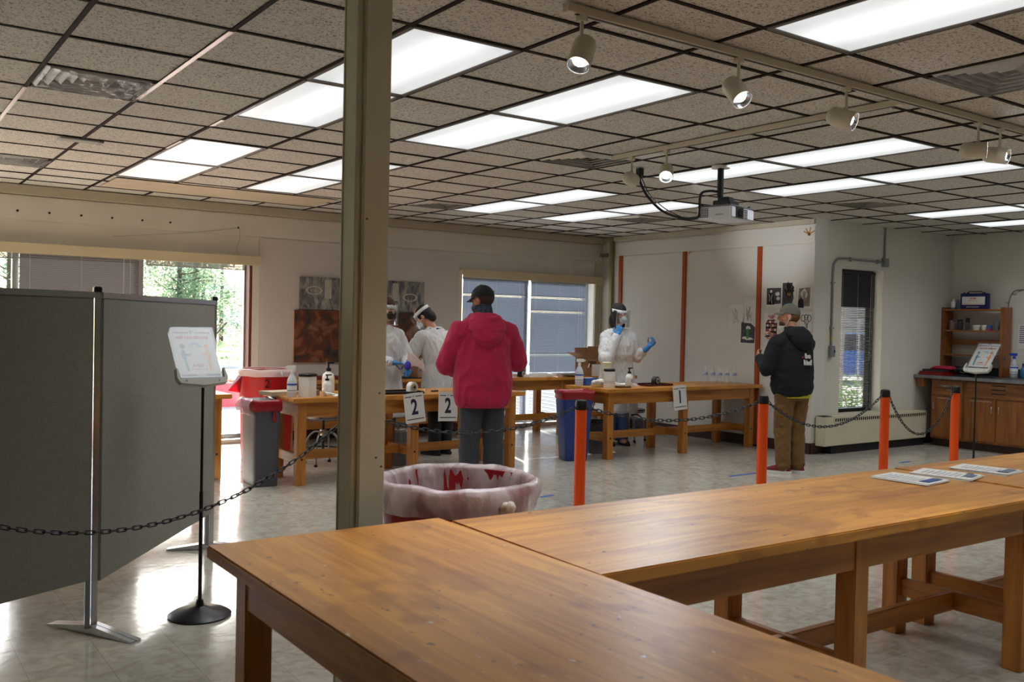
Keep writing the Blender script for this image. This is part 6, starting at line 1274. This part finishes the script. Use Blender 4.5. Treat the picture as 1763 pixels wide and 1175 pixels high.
t = thing('blue_tube', 'small blue tube beside the white bottle on the shelf unit', 'tube', (12.2, 6.81, zt)); obj('tube', MB().lathe([(.018, 0), (.02, .06), (.016, .11)], 14), mat('tube_blue', '#39557c', .5), t, smooth=True); obj('cap', MB().cyl((0, 0, .11), (0, 0, .125), .012, seg=10), blackm, t)
fk = thing('first_aid_kit', 'blue and white first aid kit case on top of the shelf unit', 'first aid kit', (12.25, 6.60, zt)); fq = frame((-.045, 0, .105), (0, -1, 0), (-1, 0, 0))
fkb = mat('kit_blue', '#141f5c', .4); obj('case', MB().cb((0, 0, .105), (.088, .36, .21)), fkb, fk, bev=.006); fl_ = obj('label_panel', MB().box((-.155, -.045, 0), (.155, .062, .0015), fq), whitem, fk)
text('title', 'HOME', .030, sred, fk, fq @ T(-.005, .036, .0018), fat=.0008); text('title', 'FIRST AID KIT', .020, sred, fk, fq @ T(-.005, .006, .0018)); obj('rule', MB().box((-.15, -.034, .0016), (.15, -.030, .002), fq), sred, fk)
text('brand_text', 'Johnson & Johnson', .022, whitem, fk, fq @ T(-.01, -.074, .0012), fat=.0003)
for y in (-.12, .10, .15): obj('latch', MB().cb((0, y, .217), (.03, .02, .018)), blackm, fk, bev=.002)
obj('handle', MB().tube([(-.0, -.10, .21), (0, -.09, .235), (0, .09, .235), (0, .10, .21)], .006, 8), blackm, fk, smooth=True)
tray(11.72, 6.80, .928, .30, .34, mat('red_tray', '#a3141c', .4), 'red plastic tray at the left end of the sink counter'); tr2_ = tray(11.73, 6.80, .952, .28, .33, mat('red_tray2', '#7d1016', .4), 'darker red tray stacked in the red one on the counter', .06)
tray(11.75, 6.79, .976, .26, .30, mat('grey_tray', '#3c3636', .5), 'dark grey tray stacked on the red trays', -.05); t = thing('folded_cloth', 'crimson cloth folded over the stacked trays', 'cloth', (11.80, 6.74, 1.0)); cw = MB()
for k in range(4): cw.cb((0, 0, .008+k*.010), (.20-.02*k, .30-.03*k, .010), M.Rotation(.1*k, 4, 'Z'))
link('cloth', remesh('cloth', cw, .008, 2, .005, 20, 18), mat('crimson_cloth', '#a01638', .9), t); obj('fold', MB().tube([(-.08, -.13, .012), (-.10, 0, .014), (-.08, .13, .012)], .010, 8), mat('crimson_cloth', '#a01638', .9), t)
t = thing('black_bag', 'crumpled black bag on the counter behind the right sign', 'bag', (11.80, 6.42, .942)); cw = MB()
for k in range(10): cw.ell((random.uniform(-.08, .08), random.uniform(-.13, .13), .04+random.uniform(0, .03)), (.07, .07, .04))
link('bag', remesh('bag', cw, .009, 1, .012, 16, 19), mat('black_nylon', '#111217', .5), t); obj('strap', MB().tube(smoothpath([(-.1, -.08, .06), (-.13, 0, .03), (-.1, .08, .06)]), .007, 6), mat('strap_grey', '#4a4a50', .7), t)
bottle_spray(12.10, 5.99, .936, 'clear spray bottle with a blue trigger beside the sink', 1.15, mat('bottle_clear2', '#c4cacc', .2, trn=.4), mat('trigger_blue', '#1c3fa8', .4), rz=2.2)
t = thing('blue_bottle', 'blue squeeze bottle beside the spray bottle at the sink', 'bottle', (12.14, 5.89, .936)); obj('bottle_body', MB().lathe([(.035, 0), (.038, .01), (.038, .10), (.02, .13), (.018, .14)], 20), mat('bottle_teal', '#1f6f96', .3, trn=.2), t, smooth=True); obj('cap', MB().cyl((0, 0, .14), (0, 0, .18), .02, .017, 14), mat('cap_blue', '#18307a', .4), t)
# cord and notice on the right wall
wc = thing('clip_string', 'grey curly string of clips hanging on the right wall', 'cord', (12.392, 6.12, 1.35)); pts_ = [(0, .13, 0), (0, .10, .10), (0, .115, .2), (0, .095, .35), (0, .11, .5), (0, .09, .62), (-.002, .03, .70), (0, -.1, .71), (0, -.3, .70)]
obj('cord', MB().tube(smoothpath(pts_, 6), .006, 6), greym, wc, smooth=True)
for k, (y, z) in enumerate(((.12, .05), (.10, .14), (.125, .24), (.09, .33), (.12, .44), (.09, .55), (.06, .66), (-.05, .70))): obj('clip', MB().tube([(-.002, y, z), (-.004, y+(.04 if k % 2 else -.04), z-.01), (-.004, y+(.05 if k % 2 else -.05), z+.015)], .004, 5), gal, wc)
nt = thing('notice', 'white notice with lines of dark print at the right edge on the right wall', 'notice', (12.398, 5.98, 1.45)); q = frame((0, 0, 0), (0, -1, 0), (-1, 0, 0)); obj('sheet', MB().box((-.12, -.16, 0), (.12, .16, .002), q), papm, nt); ln = MB()
for k in range(9): ln.box((-.10, .13-k*.026, .0021), (.09, .142-k*.026, .0026), q)
lo_ = obj('print_lines', ln, mat('print_violet', '#6d6f8c', .7), nt); lo_['kind'] = 'stuff'
# tape marks on the floor
btp = mat('blue_tape', '#2d57a8', .6)
for x0, y0, x1, y1, lab in ((7.20, 6.33, 7.72, 6.35, 'strip of blue tape on the floor in front of the man in the dark hoodie'), (4.86, 6.36, 5.02, 6.39, 'short strip of blue tape on the floor left of the first orange post'), (9.72, 6.05, 9.95, 6.06, 'short strip of blue tape on the floor near the third orange post')):
    t = thing('floor_tape', lab, 'tape', (x0, y0, 0)); d_ = V((x1-x0, y1-y0, 0)); obj('strip', MB().box((0, -.02, .0003), (d_.length, .02, .0012), M.Rotation(math.atan2(d_.y, d_.x), 4, 'Z')), btp, t)
t = thing('ceiling_plate', 'small translucent plate fixed to a ceiling bar at the far left', 'plate', (1.43, 7.70, H-.002)); obj('plate', MB().cb((0, 0, -.006), (.30, .12, .010)), mat('plate_clear', '#b9bab6', .3, trn=.3), t, bev=.003); obj('clip', MB().cb((.14, 0, -.006), (.03, .13, .014)), greym, t)
ou = thing('wall_outlet', 'small white outlet low on the side wall under table 1', 'outlet', (9.361, 9.33, .42)); obj('plate', MB().box((-.008, -.035, -.055), (0, .035, .055)), whitem, ou, bev=.002)
for z in (-.022, .022): obj('socket', MB().box((-.0095, -.016, z-.014), (-.0075, .016, z+.014)), mat('socket_face', '#c9c5ba', .5), ou)
